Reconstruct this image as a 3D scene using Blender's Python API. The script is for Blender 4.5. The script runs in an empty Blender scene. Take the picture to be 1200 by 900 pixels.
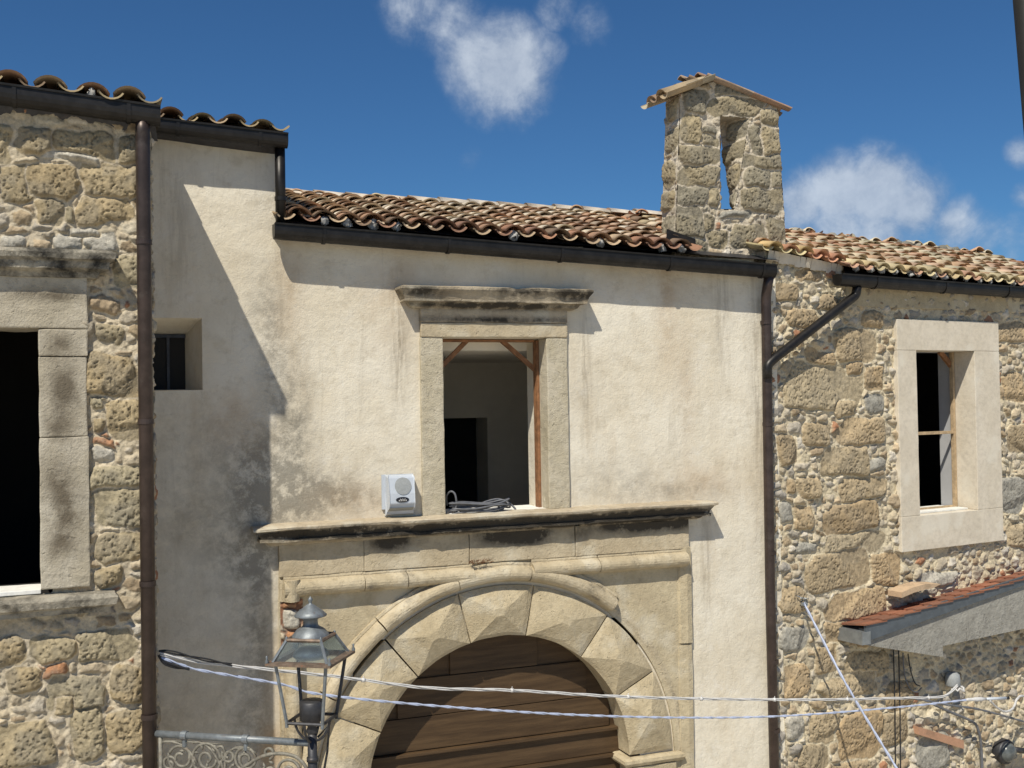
import bpy, bmesh, math, random
import numpy as np
from mathutils import Vector, Matrix, noise as mnoise
R = math.radians
random.seed(7)
scene = bpy.context.scene
COL = scene.collection

# ------------------------------------------------------------------ camera
FOC = 1300.0
def cam_axes(yaw=21., pitch=1., roll=-.98):
    yaw, pitch, roll = R(yaw), R(pitch), R(roll)
    d = np.array([math.sin(yaw)*math.cos(pitch), math.cos(yaw)*math.cos(pitch), math.sin(pitch)])
    r = np.array([math.cos(yaw), -math.sin(yaw), 0]); u = np.cross(r, d)
    return r*math.cos(roll)+u*math.sin(roll), -r*math.sin(roll)+u*math.cos(roll), d
CR, CU, CD = cam_axes()
CP = np.array([0, -10., 0.])          # eye height is z = 0, the street lies 5.6 m below
GROUND = -5.6
cam = bpy.data.cameras.new('camera'); camo = bpy.data.objects.new('camera', cam); COL.objects.link(camo)
M = Matrix(((CR[0], CU[0], -CD[0], CP[0]), (CR[1], CU[1], -CD[1], CP[1]), (CR[2], CU[2], -CD[2], CP[2]), (0, 0, 0, 1)))
camo.matrix_world = M
cam.sensor_fit = 'HORIZONTAL'; cam.sensor_width = 36.; cam.lens = 36.*FOC/1200.
cam.clip_start = .05; cam.clip_end = 3000
scene.camera = camo

# ------------------------------------------------------------------ light
SUN = Vector((-.86, -1., 1.75)).normalized()
w = bpy.data.worlds.new('World'); scene.world = w; w.use_nodes = True
nt = w.node_tree; N, L = nt.nodes, nt.links
bg = N['Background']
sky = N.new('ShaderNodeTexSky'); sky.sky_type = 'NISHITA'; sky.sun_disc = False
sky.sun_elevation = math.asin(SUN.z); sky.sun_rotation = math.atan2(SUN.x, SUN.y)
sky.altitude = 600; sky.air_density = 1.0; sky.dust_density = .05; sky.ozone_density = 4.0
SKY_STRENGTH = .060
bg.inputs['Strength'].default_value = SKY_STRENGTH
def pdir(px, py):
    v = CR*(px-600)+CU*(450-py)+CD*FOC
    return Vector(v/np.linalg.norm(v))
tc = N.new('ShaderNodeTexCoord')
def wmath(op, a, b=None, c=None):
    n = N.new('ShaderNodeMath'); n.operation = op
    for i, v in enumerate((a, b, c)):
        if v is None: continue
        if isinstance(v, (int, float)): n.inputs[i].default_value = v
        else: L.new(v, n.inputs[i])
    return n.outputs[0]
nz = N.new('ShaderNodeTexNoise'); nz.inputs['Scale'].default_value = 16; nz.inputs['Detail'].default_value = 12
nz.inputs['Roughness'].default_value = .62; nz.inputs['Distortion'].default_value = .45
L.new(tc.outputs['Generated'], nz.inputs['Vector'])
nz2 = N.new('ShaderNodeTexNoise'); nz2.inputs['Scale'].default_value = 60; nz2.inputs['Detail'].default_value = 10; nz2.inputs['Roughness'].default_value = .65
L.new(tc.outputs['Generated'], nz2.inputs['Vector'])
# clouds: soft lumps at directions of the sky, broken up with noise
blobs = [(592, 82, .044, 1.15), (560, 70, .036, .9), (618, 100, .028, .8), (590, 120, .028, .5), (640, 62, .022, .6), (530, 30, .036, .62), (488, 6, .036, .62), (552, 185, .024, .34),
         (650, 12, .024, .5), (690, 30, .026, .42), (722, 92, .016, .2), (430, 88, .016, .2), (600, 150, .018, .2),
         (940, 240, .030, 1.0), (985, 228, .034, 1.15), (1030, 226, .036, 1.3), (1068, 242, .032, 1.1), (1030, 260, .044, .9), (1115, 262, .026, .85), (1150, 275, .03, .5),
         (1198, 178, .016, .7), (1200, 228, .014, .55), (1190, 285, .04, .4), (900, 265, .04, .6), (985, 262, .04, .9)]
acc = None
for px, py, rad, amp in blobs:
    vm = N.new('ShaderNodeVectorMath'); vm.operation = 'DISTANCE'
    L.new(tc.outputs['Generated'], vm.inputs[0]); vm.inputs[1].default_value = pdir(px, py)
    q = wmath('DIVIDE', vm.outputs['Value'], rad)
    q = wmath('MULTIPLY', q, q); q = wmath('MULTIPLY', q, -1.); q = wmath('EXPONENT', q); q = wmath('MULTIPLY', q, amp)
    acc = q if acc is None else wmath('MAXIMUM', acc, q)
n1 = wmath('MULTIPLY_ADD', nz.outputs['Fac'], 4.2, -2.25)
n2 = wmath('MULTIPLY_ADD', nz2.outputs['Fac'], 1.8, -.9)
n1 = wmath('ADD', n1, n2)
dens = wmath('MULTIPLY_ADD', n1, .30, wmath('MULTIPLY', acc, 1.35))
dens = wmath('MULTIPLY', dens, wmath('MINIMUM', wmath('MULTIPLY', acc, 3.), 1.))
mr = N.new('ShaderNodeMapRange'); mr.interpolation_type = 'SMOOTHSTEP'
L.new(dens, mr.inputs['Value']); mr.inputs['From Min'].default_value = .16; mr.inputs['From Max'].default_value = 1.3
mr.inputs['To Max'].default_value = .8
cr = N.new('ShaderNodeMixRGB'); cr.inputs[1].default_value = (4.2, 5.3, 7.2, 1); cr.inputs[2].default_value = (9.6, 10.6, 11.9, 1)
mr2 = N.new('ShaderNodeMapRange'); L.new(wmath('MULTIPLY_ADD', n1, .55, mr.outputs[0]), mr2.inputs['Value']); mr2.inputs['From Min'].default_value = -.1; mr2.inputs['From Max'].default_value = 1.15
L.new(mr2.outputs[0], cr.inputs[0])
mixc = N.new('ShaderNodeMixRGB'); L.new(mr.outputs[0], mixc.inputs[0]); tint = N.new('ShaderNodeMixRGB'); tint.blend_type = 'MULTIPLY'; tint.inputs[0].default_value = 1; tint.inputs[2].default_value = (.48, .835, 1.12, 1)
L.new(sky.outputs[0], tint.inputs[1]); L.new(tint.outputs[0], mixc.inputs[1]); L.new(cr.outputs[0], mixc.inputs[2])
L.new(mixc.outputs[0], bg.inputs['Color'])
sl = bpy.data.lights.new('sun', 'SUN'); sl.energy = 4.6; sl.angle = R(.53); sl.color = (1., .94, .81)
so = bpy.data.objects.new('sun', sl); COL.objects.link(so)
so.rotation_euler = SUN.to_track_quat('Z', 'Y').to_euler(); so.location = (-8, -12, 16)
scene.view_settings.view_transform = 'Standard'; scene.view_settings.look = 'None'
scene.view_settings.exposure = .12; scene.view_settings.gamma = 1.0
scene.render.engine = 'CYCLES'
scene.render.resolution_x, scene.render.resolution_y = 1024, 768

# ------------------------------------------------------------------ frames: real planes of the place
def on_y(px, py, y=0.):
    v = CR*(px-600)+CU*(450-py)+CD*FOC
    t = (y-CP[1])/v[1]; q = CP+t*v
    return Vector((q[0], q[1], q[2]))
RA = R(9.)
RU = Vector((math.cos(RA), math.sin(RA), 0)); RN = Vector((math.sin(RA), -math.cos(RA), 0)); RP = Vector((6.785, 0, 0))
def on_r(px, py, p=0.):
    v = CR*(px-600)+CU*(450-py)+CD*FOC; v = Vector(v); P = RP+RN*p
    t = (P-Vector(CP)).dot(RN)/v.dot(RN); q = Vector(CP)+v*t-P
    return q.dot(RU), q.z
def rp(s, z, p=0.): return RP+RU*s+RN*p+Vector((0, 0, z))

# ------------------------------------------------------------------ numpy noise
def _h(ix, iy, seed):
    n = (ix.astype(np.int64)*374761393+iy.astype(np.int64)*668265263+seed*974711) & 0x7fffffff
    n = ((n ^ (n >> 13))*1274126177) & 0x7fffffff
    n = (n ^ (n >> 16)) & 0xffffff
    return n/float(0xffffff)
def vn(x, y, seed=0):
    ix, iy = np.floor(x), np.floor(y); fx, fy = x-ix, y-iy
    fx = fx*fx*(3-2*fx); fy = fy*fy*(3-2*fy)
    a, b, c, d = _h(ix, iy, seed), _h(ix+1, iy, seed), _h(ix, iy+1, seed), _h(ix+1, iy+1, seed)
    return (a*(1-fx)+b*fx)*(1-fy)+(c*(1-fx)+d*fx)*fy
def fbm(x, y, o=4, seed=0):
    s, a, t = 0, 1., 0
    for k in range(o):
        s = s+a*vn(x*2**k+17.3*k, y*2**k-9.1*k, seed+k); t += a; a *= .55
    return s/t
def ss(a, b, x):
    t = np.clip((x-a)/(b-a), 0, 1); return t*t*(3-2*t)

# ------------------------------------------------------------------ object helpers
def tag(o, label=None, cat=None, group=None, kind=None):
    if label: o['label'] = label
    if cat: o['category'] = cat
    if group: o['group'] = group
    if kind: o['kind'] = kind
    return o
def empty(name, loc, label=None, cat=None, group=None):
    o = bpy.data.objects.new(name, None); COL.objects.link(o); o.location = loc; o.empty_display_size = .3
    bpy.context.view_layer.update()
    return tag(o, label, cat, group)
def link(name, me, mat, parent=None, smooth=False):
    o = bpy.data.objects.new(name, me); COL.objects.link(o)
    if mat is not None: me.materials.append(mat)
    if smooth: me.polygons.foreach_set('use_smooth', [True]*len(me.polygons))
    if parent is not None:
        o.parent = parent
        off = Vector((0, 0, 0)); p = parent
        while p is not None: off += p.location; p = p.parent
        o.location = -off
    return o
class MB:
    def __init__(s): s.v, s.f, s.c = [], [], []
    def add(s, vs, fs, col=None):
        b = len(s.v); s.v += [tuple(v) for v in vs]
        for f in fs: s.f.append(tuple(b+i for i in f)); s.c.append(col)
    def build(s, name, mat, parent=None, smooth=False):
        me = bpy.data.meshes.new(name); me.from_pydata(s.v, [], s.f); me.update()
        if any(c is not None for c in s.c):
            at = me.attributes.new('Col', 'FLOAT_COLOR', 'FACE')
            a = np.ones((len(s.f), 4), np.float32)
            for i, c in enumerate(s.c):
                if c is not None: a[i, :3] = c
            at.data.foreach_set('color', a.ravel())
        return link(name, me, mat, parent, smooth)
    def box(s, x0, x1, y0, y1, z0, z1, fr=None, col=None):
        P = [Vector((x, y, z)) for z in (z0, z1) for y in (y0, y1) for x in (x0, x1)]
        if fr: P = [fr(p) for p in P]
        s.add(P, [(0, 2, 3, 1), (4, 5, 7, 6), (0, 1, 5, 4), (2, 6, 7, 3), (0, 4, 6, 2), (1, 3, 7, 5)], col)
    def tube(s, pts, r, n=10, cap=True, col=None, rr=None):
        pts = [Vector(p) for p in pts]; k = len(pts); rings = []
        up = Vector((0, 0, 1)); t0 = (pts[1]-pts[0]).normalized()
        if abs(t0.dot(up)) > .95: up = Vector((1, 0, 0))
        a = t0.cross(up).normalized()
        for i, p in enumerate(pts):
            t = (pts[min(i+1, k-1)]-pts[max(i-1, 0)]).normalized()
            a = (a-t*a.dot(t)).normalized(); b = t.cross(a)
            q = rr[i] if rr else r
            rings.append([p+(a*math.cos(2*math.pi*j/n)+b*math.sin(2*math.pi*j/n))*q for j in range(n)])
        vs = [v for rg in rings for v in rg]; fs = []
        for i in range(k-1):
            for j in range(n):
                fs.append((i*n+j, i*n+(j+1) % n, (i+1)*n+(j+1) % n, (i+1)*n+j))
        if cap: fs.append(tuple(range(n-1, -1, -1))); fs.append(tuple((k-1)*n+j for j in range(n)))
        s.add(vs, fs, col)
    def lathe(s, c, prof, n=24, col=None):
        vs, fs = [], []
        for r_, z in prof:
            for j in range(n):
                a = 2*math.pi*j/n; vs.append((c[0]+r_*math.cos(a), c[1]+r_*math.sin(a), c[2]+z))
        for i in range(len(prof)-1):
            for j in range(n): fs.append((i*n+j, i*n+(j+1) % n, (i+1)*n+(j+1) % n, (i+1)*n+j))
        s.add(vs, fs, col)
def rough_box(name, mat, parent, x0, x1, y0, y1, z0, z1, fr=None, bev=.012, amp=.004, step=.09, seed=0., taper=None):
    """a dressed stone: rounded arrises and a slightly worn, uneven surface"""
    bm = bmesh.new(); bmesh.ops.create_cube(bm, size=1)
    for v in bm.verts: v.co = Vector(((x0+x1)/2+v.co.x*(x1-x0), (y0+y1)/2+v.co.y*(y1-y0), (z0+z1)/2+v.co.z*(z1-z0)))
    bmesh.ops.bevel(bm, geom=bm.edges[:], offset=bev, segments=2, profile=.6, affect='EDGES')
    for _ in range(2):
        for ax in range(3):
            lo, hi = ((x0, x1), (y0, y1), (z0, z1))[ax]
            n = int((hi-lo)/step)
            if _ == 0:
                for k in range(1, n+1):
                    co = [0, 0, 0]; co[ax] = lo+(hi-lo)*k/(n+1); no = [0, 0, 0]; no[ax] = 1
                    bmesh.ops.bisect_plane(bm, geom=bm.verts[:]+bm.edges[:]+bm.faces[:], plane_co=co, plane_no=no)
    for v in bm.verts:
        q = v.co*6+Vector((seed, seed*2, 0)); d = mnoise.noise_vector(q)*amp + mnoise.noise_vector(q*3.3)*amp*.6
        v.co += d
        if fr: v.co = fr(v.co)
    me = bpy.data.meshes.new(name); bm.to_mesh(me); bm.free()
    return link(name, me, mat, parent, False)
def profile_run(name, mat, parent, x0, x1, prof, z, fr=None, seg=.07, amp=.004, seed=0., back=0., chips=0):
    """moulding with mitred returns; prof = [(projection, height)] from top to bottom"""
    n = max(2, int((x1-x0)/seg)); st = [('L', x0, back)]
    for i in range(n+1): st.append(('M', x0+(x1-x0)*i/n, None))
    st.append(('R', x1, back))
    vs, fs = [], []; k = len(prof)
    for kind, x, b in st:
        for p, h in prof:
            if kind == 'L': q = Vector((x-p, b, z+h))
            elif kind == 'R': q = Vector((x+p, b, z+h))
            else:
                t = (x-x0)/(x1-x0); xx = x
                if t <= 0: xx = x0-p
                elif t >= 1: xx = x1+p
                q = Vector((xx, -p, z+h))
            nn = mnoise.noise_vector(Vector((q.x*5+seed, q.z*9, p*20)))*amp + mnoise.noise_vector(Vector((q.x*17+seed, q.z*19, 3)))*amp*.8
            if chips and p > .08:
                c = mnoise.noise(Vector((q.x*4+seed*3, 7, h*6)))
                if c > .3: nn += Vector((0, (c-.3)*.12*chips, -(c-.3)*.05*chips))
            if kind == 'M': q += nn
            vs.append(fr(q) if fr else q)
    m = len(st)
    for i in range(m-1):
        for j in range(k-1): fs.append((i*k+j, i*k+j+1, (i+1)*k+j+1, (i+1)*k+j))
    mb = MB(); mb.add(vs, fs); return mb.build(name, mat, parent)

# ------------------------------------------------------------------ materials
def new_mat(name, rough=.85, metallic=0., spec=.3):
    m = bpy.data.materials.new(name); m.use_nodes = True
    b = m.node_tree.nodes['Principled BSDF']; b.inputs['Roughness'].default_value = rough
    b.inputs['Metallic'].default_value = metallic
    b.inputs['Specular IOR Level'].default_value = spec
    return m, m.node_tree, b
class NT:
    def __init__(s, nt): s.nt = nt; s.pos = nt.nodes.new('ShaderNodeNewGeometry').outputs['Position']
    def n(s, t): return s.nt.nodes.new(t)
    def l(s, a, b): s.nt.links.new(a, b)
    def put(s, v, sock):
        if isinstance(v, (int, float)): sock.default_value = v
        elif isinstance(v, (tuple, list)): sock.default_value = tuple(v) if len(v) == 4 or sock.type == 'VECTOR' else tuple(v)+(1,)
        else: s.l(v, sock)
    def math(s, op, a, b=None, c=None, clamp=False):
        n = s.n('ShaderNodeMath'); n.operation = op; n.use_clamp = clamp
        for i, v in enumerate((a, b, c)):
            if v is not None: s.put(v, n.inputs[i])
        return n.outputs[0]
    def noise(s, scale, detail=5, rough=.55, stretch=None, dist=0., off=0.):
        v = s.pos
        mp = s.n('ShaderNodeMapping'); s.l(v, mp.inputs[0]); mp.inputs['Scale'].default_value = stretch or (1, 1, 1); mp.inputs['Location'].default_value = (off, off*1.7, off*.6)
        n = s.n('ShaderNodeTexNoise'); s.l(mp.outputs[0], n.inputs['Vector'])
        n.inputs['Scale'].default_value = scale; n.inputs['Detail'].default_value = detail; n.inputs['Roughness'].default_value = rough; n.inputs['Distortion'].default_value = dist
        return n.outputs['Fac']
    def ramp(s, f, a, b, lo=0., hi=1.):
        n = s.n('ShaderNodeMapRange'); n.interpolation_type = 'SMOOTHSTEP'; s.put(f, n.inputs[0])
        n.inputs[1].default_value = a; n.inputs[2].default_value = b; n.inputs[3].default_value = lo; n.inputs[4].default_value = hi
        return n.outputs[0]
    def mix(s, f, a, b, mode='MIX'):
        n = s.n('ShaderNodeMixRGB'); n.blend_type = mode; s.put(f, n.inputs[0]); s.put(a, n.inputs[1]); s.put(b, n.inputs[2]); return n.outputs[0]
    def blobs(s, lst):
        """soft patches (dirt, mould, damp) at places on the wall: (x, z, rx, rz, amount)"""
        sp = s.n('ShaderNodeSeparateXYZ'); s.l(s.pos, sp.inputs[0]); acc = None
        for x, z, rx, rz, a in lst:
            dx = s.math('DIVIDE', s.math('SUBTRACT', sp.outputs[0], x), rx); dz = s.math('DIVIDE', s.math('SUBTRACT', sp.outputs[2], z), rz)
            q = s.math('ADD', s.math('MULTIPLY', dx, dx), s.math('MULTIPLY', dz, dz))
            q = s.math('MULTIPLY', s.math('EXPONENT', s.math('MULTIPLY', q, -1.)), a)
            acc = q if acc is None else s.math('ADD', acc, q)
        return acc
    def bump(s, b, h, strength=.4, dist=.01, prev=None):
        n = s.n('ShaderNodeBump'); n.inputs['Strength'].default_value = strength; n.inputs['Distance'].default_value = dist
        s.put(h, n.inputs['Height'])
        if prev is not None: s.l(prev, n.inputs['Normal'])
        s.l(n.outputs[0], b.inputs['Normal']); return n.outputs[0]
def stone_mat(name, c1, c2, dark=(.05, .045, .035), stain=.5, stains=None, patch=2.5, bump=.5, fine=60, pale=None, rough=.9):
    m, nt, b = new_mat(name, rough); t = NT(nt)
    col = t.mix(t.ramp(t.noise(3.2, 6, .6), .35, .65), c1, c2)
    col = t.mix(t.math('MULTIPLY', t.ramp(t.noise(18, 5, .7, off=3), .4, .7), .35), col, tuple(x*.62 for x in c1))
    if pale: col = t.mix(t.ramp(t.noise(2.1, 5, .6, off=9), .52, .66, 0, .7), col, pale)
    n = t.noise(patch, 8, .68, dist=.3, off=5)
    if stains is not None:
        f = t.math('MULTIPLY', t.blobs(stains), t.ramp(t.noise(7, 8, .7, off=2), .3, .6, .35, 1.2))
        f = t.math('ADD', f, t.ramp(n, .6, .8, 0, stain), clamp=True)
    else: f = t.ramp(n, .66-.22*stain, .8-.12*stain, 0, min(1, stain*1.3))
    col = t.mix(f, col, dark)
    nt.links.new(col, b.inputs['Base Color'])
    h = t.math('ADD', t.noise(fine, 6, .65), t.math('MULTIPLY', t.noise(14, 4, .6, off=1), 1.2))
    h = t.math('SUBTRACT', h, t.math('MULTIPLY', t.ramp(t.noise(22, 4, .6, off=11), .60, .72), .9))
    h = t.math('ADD', h, t.math('MULTIPLY', t.noise(5, 5, .6, off=14), 2.))
    t.bump(b, h, bump*1.25, .014)
    return m
def attr_mat(name, rough=.9, bump=.5, fine=90, dist=.006, speck=.3, dirt=.0, moss=None):
    m, nt, b = new_mat(name, rough); t = NT(nt)
    a = t.n('ShaderNodeAttribute'); a.attribute_name = 'Col'
    col = t.mix(t.ramp(t.noise(fine*.6, 6, .7), .35, .7, 0, speck), a.outputs['Color'], (.08, .07, .05))
    if dirt: col = t.mix(t.ramp(t.noise(5, 7, .7, dist=.4), .5, .7, 0, dirt), col, moss or (.045, .04, .03))
    col = t.mix(t.ramp(t.noise(fine*.9, 4, .6, off=7), .55, .75, 0, speck*.7), col, (.62, .56, .45))
    nt.links.new(col, b.inputs['Base Color'])
    h = t.math('ADD', t.noise(fine, 6, .7), t.math('MULTIPLY', t.noise(fine*.3, 4, .6, off=1), .8))
    t.bump(b, h, bump, dist)
    return m
def plain_mat(name, c, rough=.6, metallic=0., var=.25, scale=12, bump=.15, spec=.4, wear=None, wear_amt=.4):
    m, nt, b = new_mat(name, rough, metallic, spec); t = NT(nt)
    col = t.mix(t.ramp(t.noise(scale, 6, .65), .35, .7), tuple(x*(1-var) for x in c), tuple(min(1, x*(1+var)) for x in c))
    if wear: col = t.mix(t.ramp(t.noise(scale*.8, 7, .7, off=4), .55, .68, 0, wear_amt), col, wear)
    nt.links.new(col, b.inputs['Base Color'])
    t.bump(b, t.noise(scale*6, 5, .6), bump, .004)
    return m
def plaster_mat():
    m, nt, b = new_mat('lime_plaster', .93, spec=.15); t = NT(nt)
    col = t.mix(t.ramp(t.noise(1.3, 6, .6), .32, .68), (.67, .60, .475), (.75, .695, .585))
    col = t.mix(t.ramp(t.noise(.9, 5, .6, stretch=(2.4, 1, .45), off=3), .55, .74, 0, .6), col, (.58, .49, .36))
    col = t.mix(t.ramp(t.noise(5.5, 8, .75, off=8), .50, .68, 0, .4), col, (.47, .405, .30))
    col = t.mix(t.ramp(t.noise(28, 6, .8, off=28), .56, .72, 0, .35), col, (.40, .34, .26))
    col = t.mix(t.ramp(t.noise(2.2, 8, .7, off=12), .56, .7, 0, .5), col, (.76, .72, .64))
    # damp and mould where the photograph has them
    damp = t.blobs([(1.75, -.1, .16, .55, .8), (1.55, .5, .13, .55, .65), (1.45, 1.0, .16, .35, .35), (1.45, -.6, .28, .4, .95), (2.0, -.75, .4, .2, .5), (1.0, -1.0, .5, .4, .4), (1.75, -.85, .35, .22, .8),
                    (2.4, -.85, .5, .13, .4), (1.4, -1.9, .17, .7, .65), (.9, -2.0, .6, .5, .15), (1.35, -3.2, .3, .8, .7), (1.35, -1.35, .3, .25, .7), (4.95, -.8, .5, .25, .4), (5.7, -.93, .5, .1, .55), (3.0, .9, .3, .3, .25), (1.0, -.35, .5, .3, .3),
                    (.62, -3.2, .5, .7, .5), (4.6, .1, .25, .2, .18), (6.4, -1.9, .4, .5, .1), (5.2, 1.3, .6, .12, .2)])
    f = t.math('MULTIPLY', damp, t.ramp(t.noise(6, 10, .78, dist=.2), .34, .62, .12, 1.25), clamp=True)
    f = t.math('MULTIPLY', f, .72)
    col = t.mix(f, col, (.155, .143, .12))
    rust = t.blobs([(2.7, 1.0, .3, .5, .45), (1.7, 1.1, .15, .5, .4), (5.55, .9, .12, .6, .45), (5.75, .2, .1, .7, .35), (1.2, -.1, .25, .35, .5), (5.9, -.85, .5, .2, .4), (2.3, -.9, .4, .25, .4), (5.45, 1.2, .8, .2, .3), (1.5, -3.1, .12, .5, .8)])
    f = t.math('MULTIPLY', rust, t.ramp(t.noise(3, 8, .7, off=20), .3, .65, .2, 1.1), clamp=True)
    col = t.mix(f, col, (.40, .27, .15))
    # rain streaks
    st = t.ramp(t.noise(3.2, 6, .65, stretch=(3.2, 1, .3), off=6, dist=.6), .56, .75, 0, .26)
    col = t.mix(st, col, (.36, .31, .235))
    runs = t.blobs([(2.72, .55, .07, .5, .7), (4.62, .3, .06, .6, .5), (6.2, .9, .10, .7, .45), (1.62, 1.1, .05, .6, .35), (5.95, -1.7, .06, .5, .5), (6.62, .2, .10, 1.6, .45), (.75, 1.6, .1, .6, .3)])
    f = t.math('MULTIPLY', runs, t.ramp(t.noise(9, 7, .7, stretch=(2.2, 1, .22), off=33), .38, .62, 0, 1.1), clamp=True)
    col = t.mix(f, col, (.27, .225, .165))
    nt.links.new(col, b.inputs['Base Color'])
    h1 = t.noise(9, 7, .68, dist=.15); h2 = t.noise(60, 5, .65, off=3)
    pits = t.ramp(t.noise(24, 3, .5, off=15), .7, .8)
    h = t.math('SUBTRACT', t.math('ADD', h1, t.math('MULTIPLY', h2, .22)), t.math('MULTIPLY', pits, .18))
    t.bump(b, h, .75, .017)
    return m
MAT = {}
MAT['plaster'] = plaster_mat()
MAT['masonry'] = attr_mat('rubble_masonry', .95, .8, 75, .010, .30, .30, (.15, .13, .10))
MAT['tower'] = attr_mat('bell_gable_masonry', .95, .8, 75, .010, .35, .55, (.115, .105, .088))
MAT['tiles'] = attr_mat('terracotta_coppi', .9, .35, 70, .004, .2, .34, (.13, .09, .06))
MAT['tiles_new'] = attr_mat('terracotta_coppi_ridge', .9, .35, 70, .004, .22, .35, (.12, .09, .06))
MAT['portal'] = stone_mat('sandstone', (.45, .37, .24), (.53, .445, .30), stain=.45, patch=2.6, bump=.5, pale=(.56, .505, .39), dark=(.19, .165, .12))
MAT['panel'] = stone_mat('sandstone_panel', (.45, .375, .25), (.53, .45, .305), stain=.45, patch=2.2, bump=.4, pale=(.58, .52, .4), dark=(.15, .13, .09))
MAT['roll'] = stone_mat('sandstone_moulding', (.44, .365, .245), (.53, .45, .315), stain=.55, patch=3.5, bump=.5, dark=(.13, .11, .085), pale=(.6, .54, .42))
MAT['cornice'] = stone_mat('weathered_cornice', (.46, .38, .27), (.54, .46, .34), stain=.35, patch=2.4, bump=.5, dark=(.055, .047, .036), pale=(.62, .57, .46),
    stains=[(2.75, -1.15, .5, .05, 1.6), (3.9, -1.15, .9, .06, 2.3), (5.4, -1.15, .7, .065, 2.4), (1.9, -1.15, .5, .045, 1.1), (1.75, -1.11, .4, .035, 1.2), (2.2, -1.08, .2, .03, 1.), (2.9, 1.05, .3, .07, .95), (3.85, 1.07, .35, .07, 1.0), (4.5, 1.05, .3, .08, 1.1), (3.6, .93, .9, .04, 1.3), (3.7, .80, .9, .035, 1.0)])
MAT['frieze'] = stone_mat('stained_frieze', (.45, .37, .25), (.52, .44, .31), stain=.2, patch=2.8, bump=.4, dark=(.07, .058, .042), pale=(.58, .52, .4),
    stains=[(2.6, -1.24, .2, .09, 1.5), (3.75, -1.24, .3, .10, 1.7), (5.2, -1.23, .5, .075, 1.8), (4.5, -1.3, .1, .1, .5), (4.0, -1.27, .2, .09, 1.2), (5.6, -1.2, .25, .09, .9)])
MAT['jamb'] = stone_mat('bush_hammered_limestone', (.50, .44, .32), (.56, .50, .385), stain=.12, patch=4, bump=.6, fine=95, dark=(.3, .26, .2), pale=(.6, .54, .43))
MAT['oldjamb'] = stone_mat('grey_weathered_limestone', (.42, .37, .28), (.50, .45, .36), stain=.6, patch=2.6, bump=.5, dark=(.15, .125, .09), pale=(.60, .55, .45), stains=[(on_y(a, b, -1.2).x, on_y(a, b, -1.2).z, c, d, e) for a, b, c, d, e in ((70, 405, .10, .10, .8), (76, 455, .12, .18, 1.0), (70, 500, .12, .12, .8), (66, 560, .10, .16, .7), (80, 600, .12, .2, .9), (70, 640, .1, .12, .7), (75, 345, .12, .05, .9), (30, 345, .2, .05, .6))])
MAT['oldcornice'] = stone_mat('blackened_limestone', (.38, .34, .27), (.44, .4, .32), stain=1.25, patch=3.0, bump=.6, dark=(.03, .028, .024), pale=(.5, .46, .38))
MAT['newsurround'] = stone_mat('smooth_white_limestone', (.62, .55, .44), (.68, .61, .50), stain=.05, patch=3, bump=.15, dark=(.4, .34, .26), pale=(.70, .65, .55))
MAT['paint_white'] = plain_mat('white_lime_wash', (.75, .74, .70), .9, var=.1, bump=.3)
MAT['gutter'] = plain_mat('dark_brown_metal', (.022, .020, .019), .42, .5, .3, 8, .1, .5, wear=(.075, .068, .06), wear_amt=.25)
MAT['pipe'] = plain_mat('brown_painted_pipe', (.062, .044, .038), .4, .45, .25, 7, .1, .5, wear=(.14, .12, .105), wear_amt=.3)
MAT['wood'] = plain_mat('orange_pine_wood', (.26, .125, .058), .7, var=.3, scale=16, bump=.3)
MAT['wood_pale'] = plain_mat('sun_bleached_wood', (.45, .33, .2), .75, var=.2, scale=16, bump=.3)
MAT['interior'] = plain_mat('grey_unlit_room_plaster', (.80, .75, .66), .95, var=.06, scale=2, bump=.3)
MAT['black'] = plain_mat('unlit_room_black', (.03, .028, .026), .95, var=.1, scale=2, bump=.1)  # darkness of unlit interiors put into the colour, not a real dark paint
MAT['iron'] = plain_mat('grey_painted_iron', (.20, .22, .235), .5, .4, .2, 20, .15, .5, wear=(.20, .10, .05), wear_amt=.35)
MAT['iron_rust'] = plain_mat('rusty_copper_brown_iron', (.19, .14, .105), .6, .35, .35, 24, .2, .5, wear=(.30, .13, .06), wear_amt=.8)
MAT['iron_dark'] = plain_mat('dark_iron', (.055, .055, .06), .5, .5, .2, 20, .15, .5, wear=(.12, .08, .06), wear_amt=.3)
MAT['scroll'] = plain_mat('weathered_beige_ironwork', (.22, .205, .17), .65, .2, .3, 22, .2, .4, wear=(.16, .09, .05), wear_amt=.4)
MAT['zinc'] = plain_mat('grey_zinc', (.30, .32, .33), .45, .6, .15, 10, .1, .5)
MAT['fascia'] = plain_mat('dark_blue_grey_metal', (.115, .135, .155), .5, .4, .15, 10, .1, .5)
MAT['cable_white'] = plain_mat('white_cable', (.58, .57, .56), .45, var=.1, bump=.05)
MAT['cable_blue'] = plain_mat('pale_blue_cable', (.42, .47, .62), .4, var=.12, bump=.05)
MAT['cable_grey'] = plain_mat('grey_cable', (.13, .135, .15), .45, var=.15, bump=.05)
MAT['cable_black'] = plain_mat('black_cable', (.02, .02, .022), .45, var=.2, bump=.05)
MAT['plastic'] = plain_mat('pale_grey_plastic', (.50, .54, .60), .35, var=.06, scale=5, bump=.02)
MAT['plastic_dark'] = plain_mat('grey_speaker_mesh', (.30, .315, .32), .6, var=.1, scale=60, bump=.5)
MAT['plastic_black'] = plain_mat('black_badge', (.015, .015, .02), .3, var=.1, bump=.02)
MAT['concrete'] = stone_mat('rough_concrete', (.30, .285, .25), (.36, .345, .305), stain=.2, patch=3, bump=.7, fine=45, dark=(.16, .15, .13))
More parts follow.
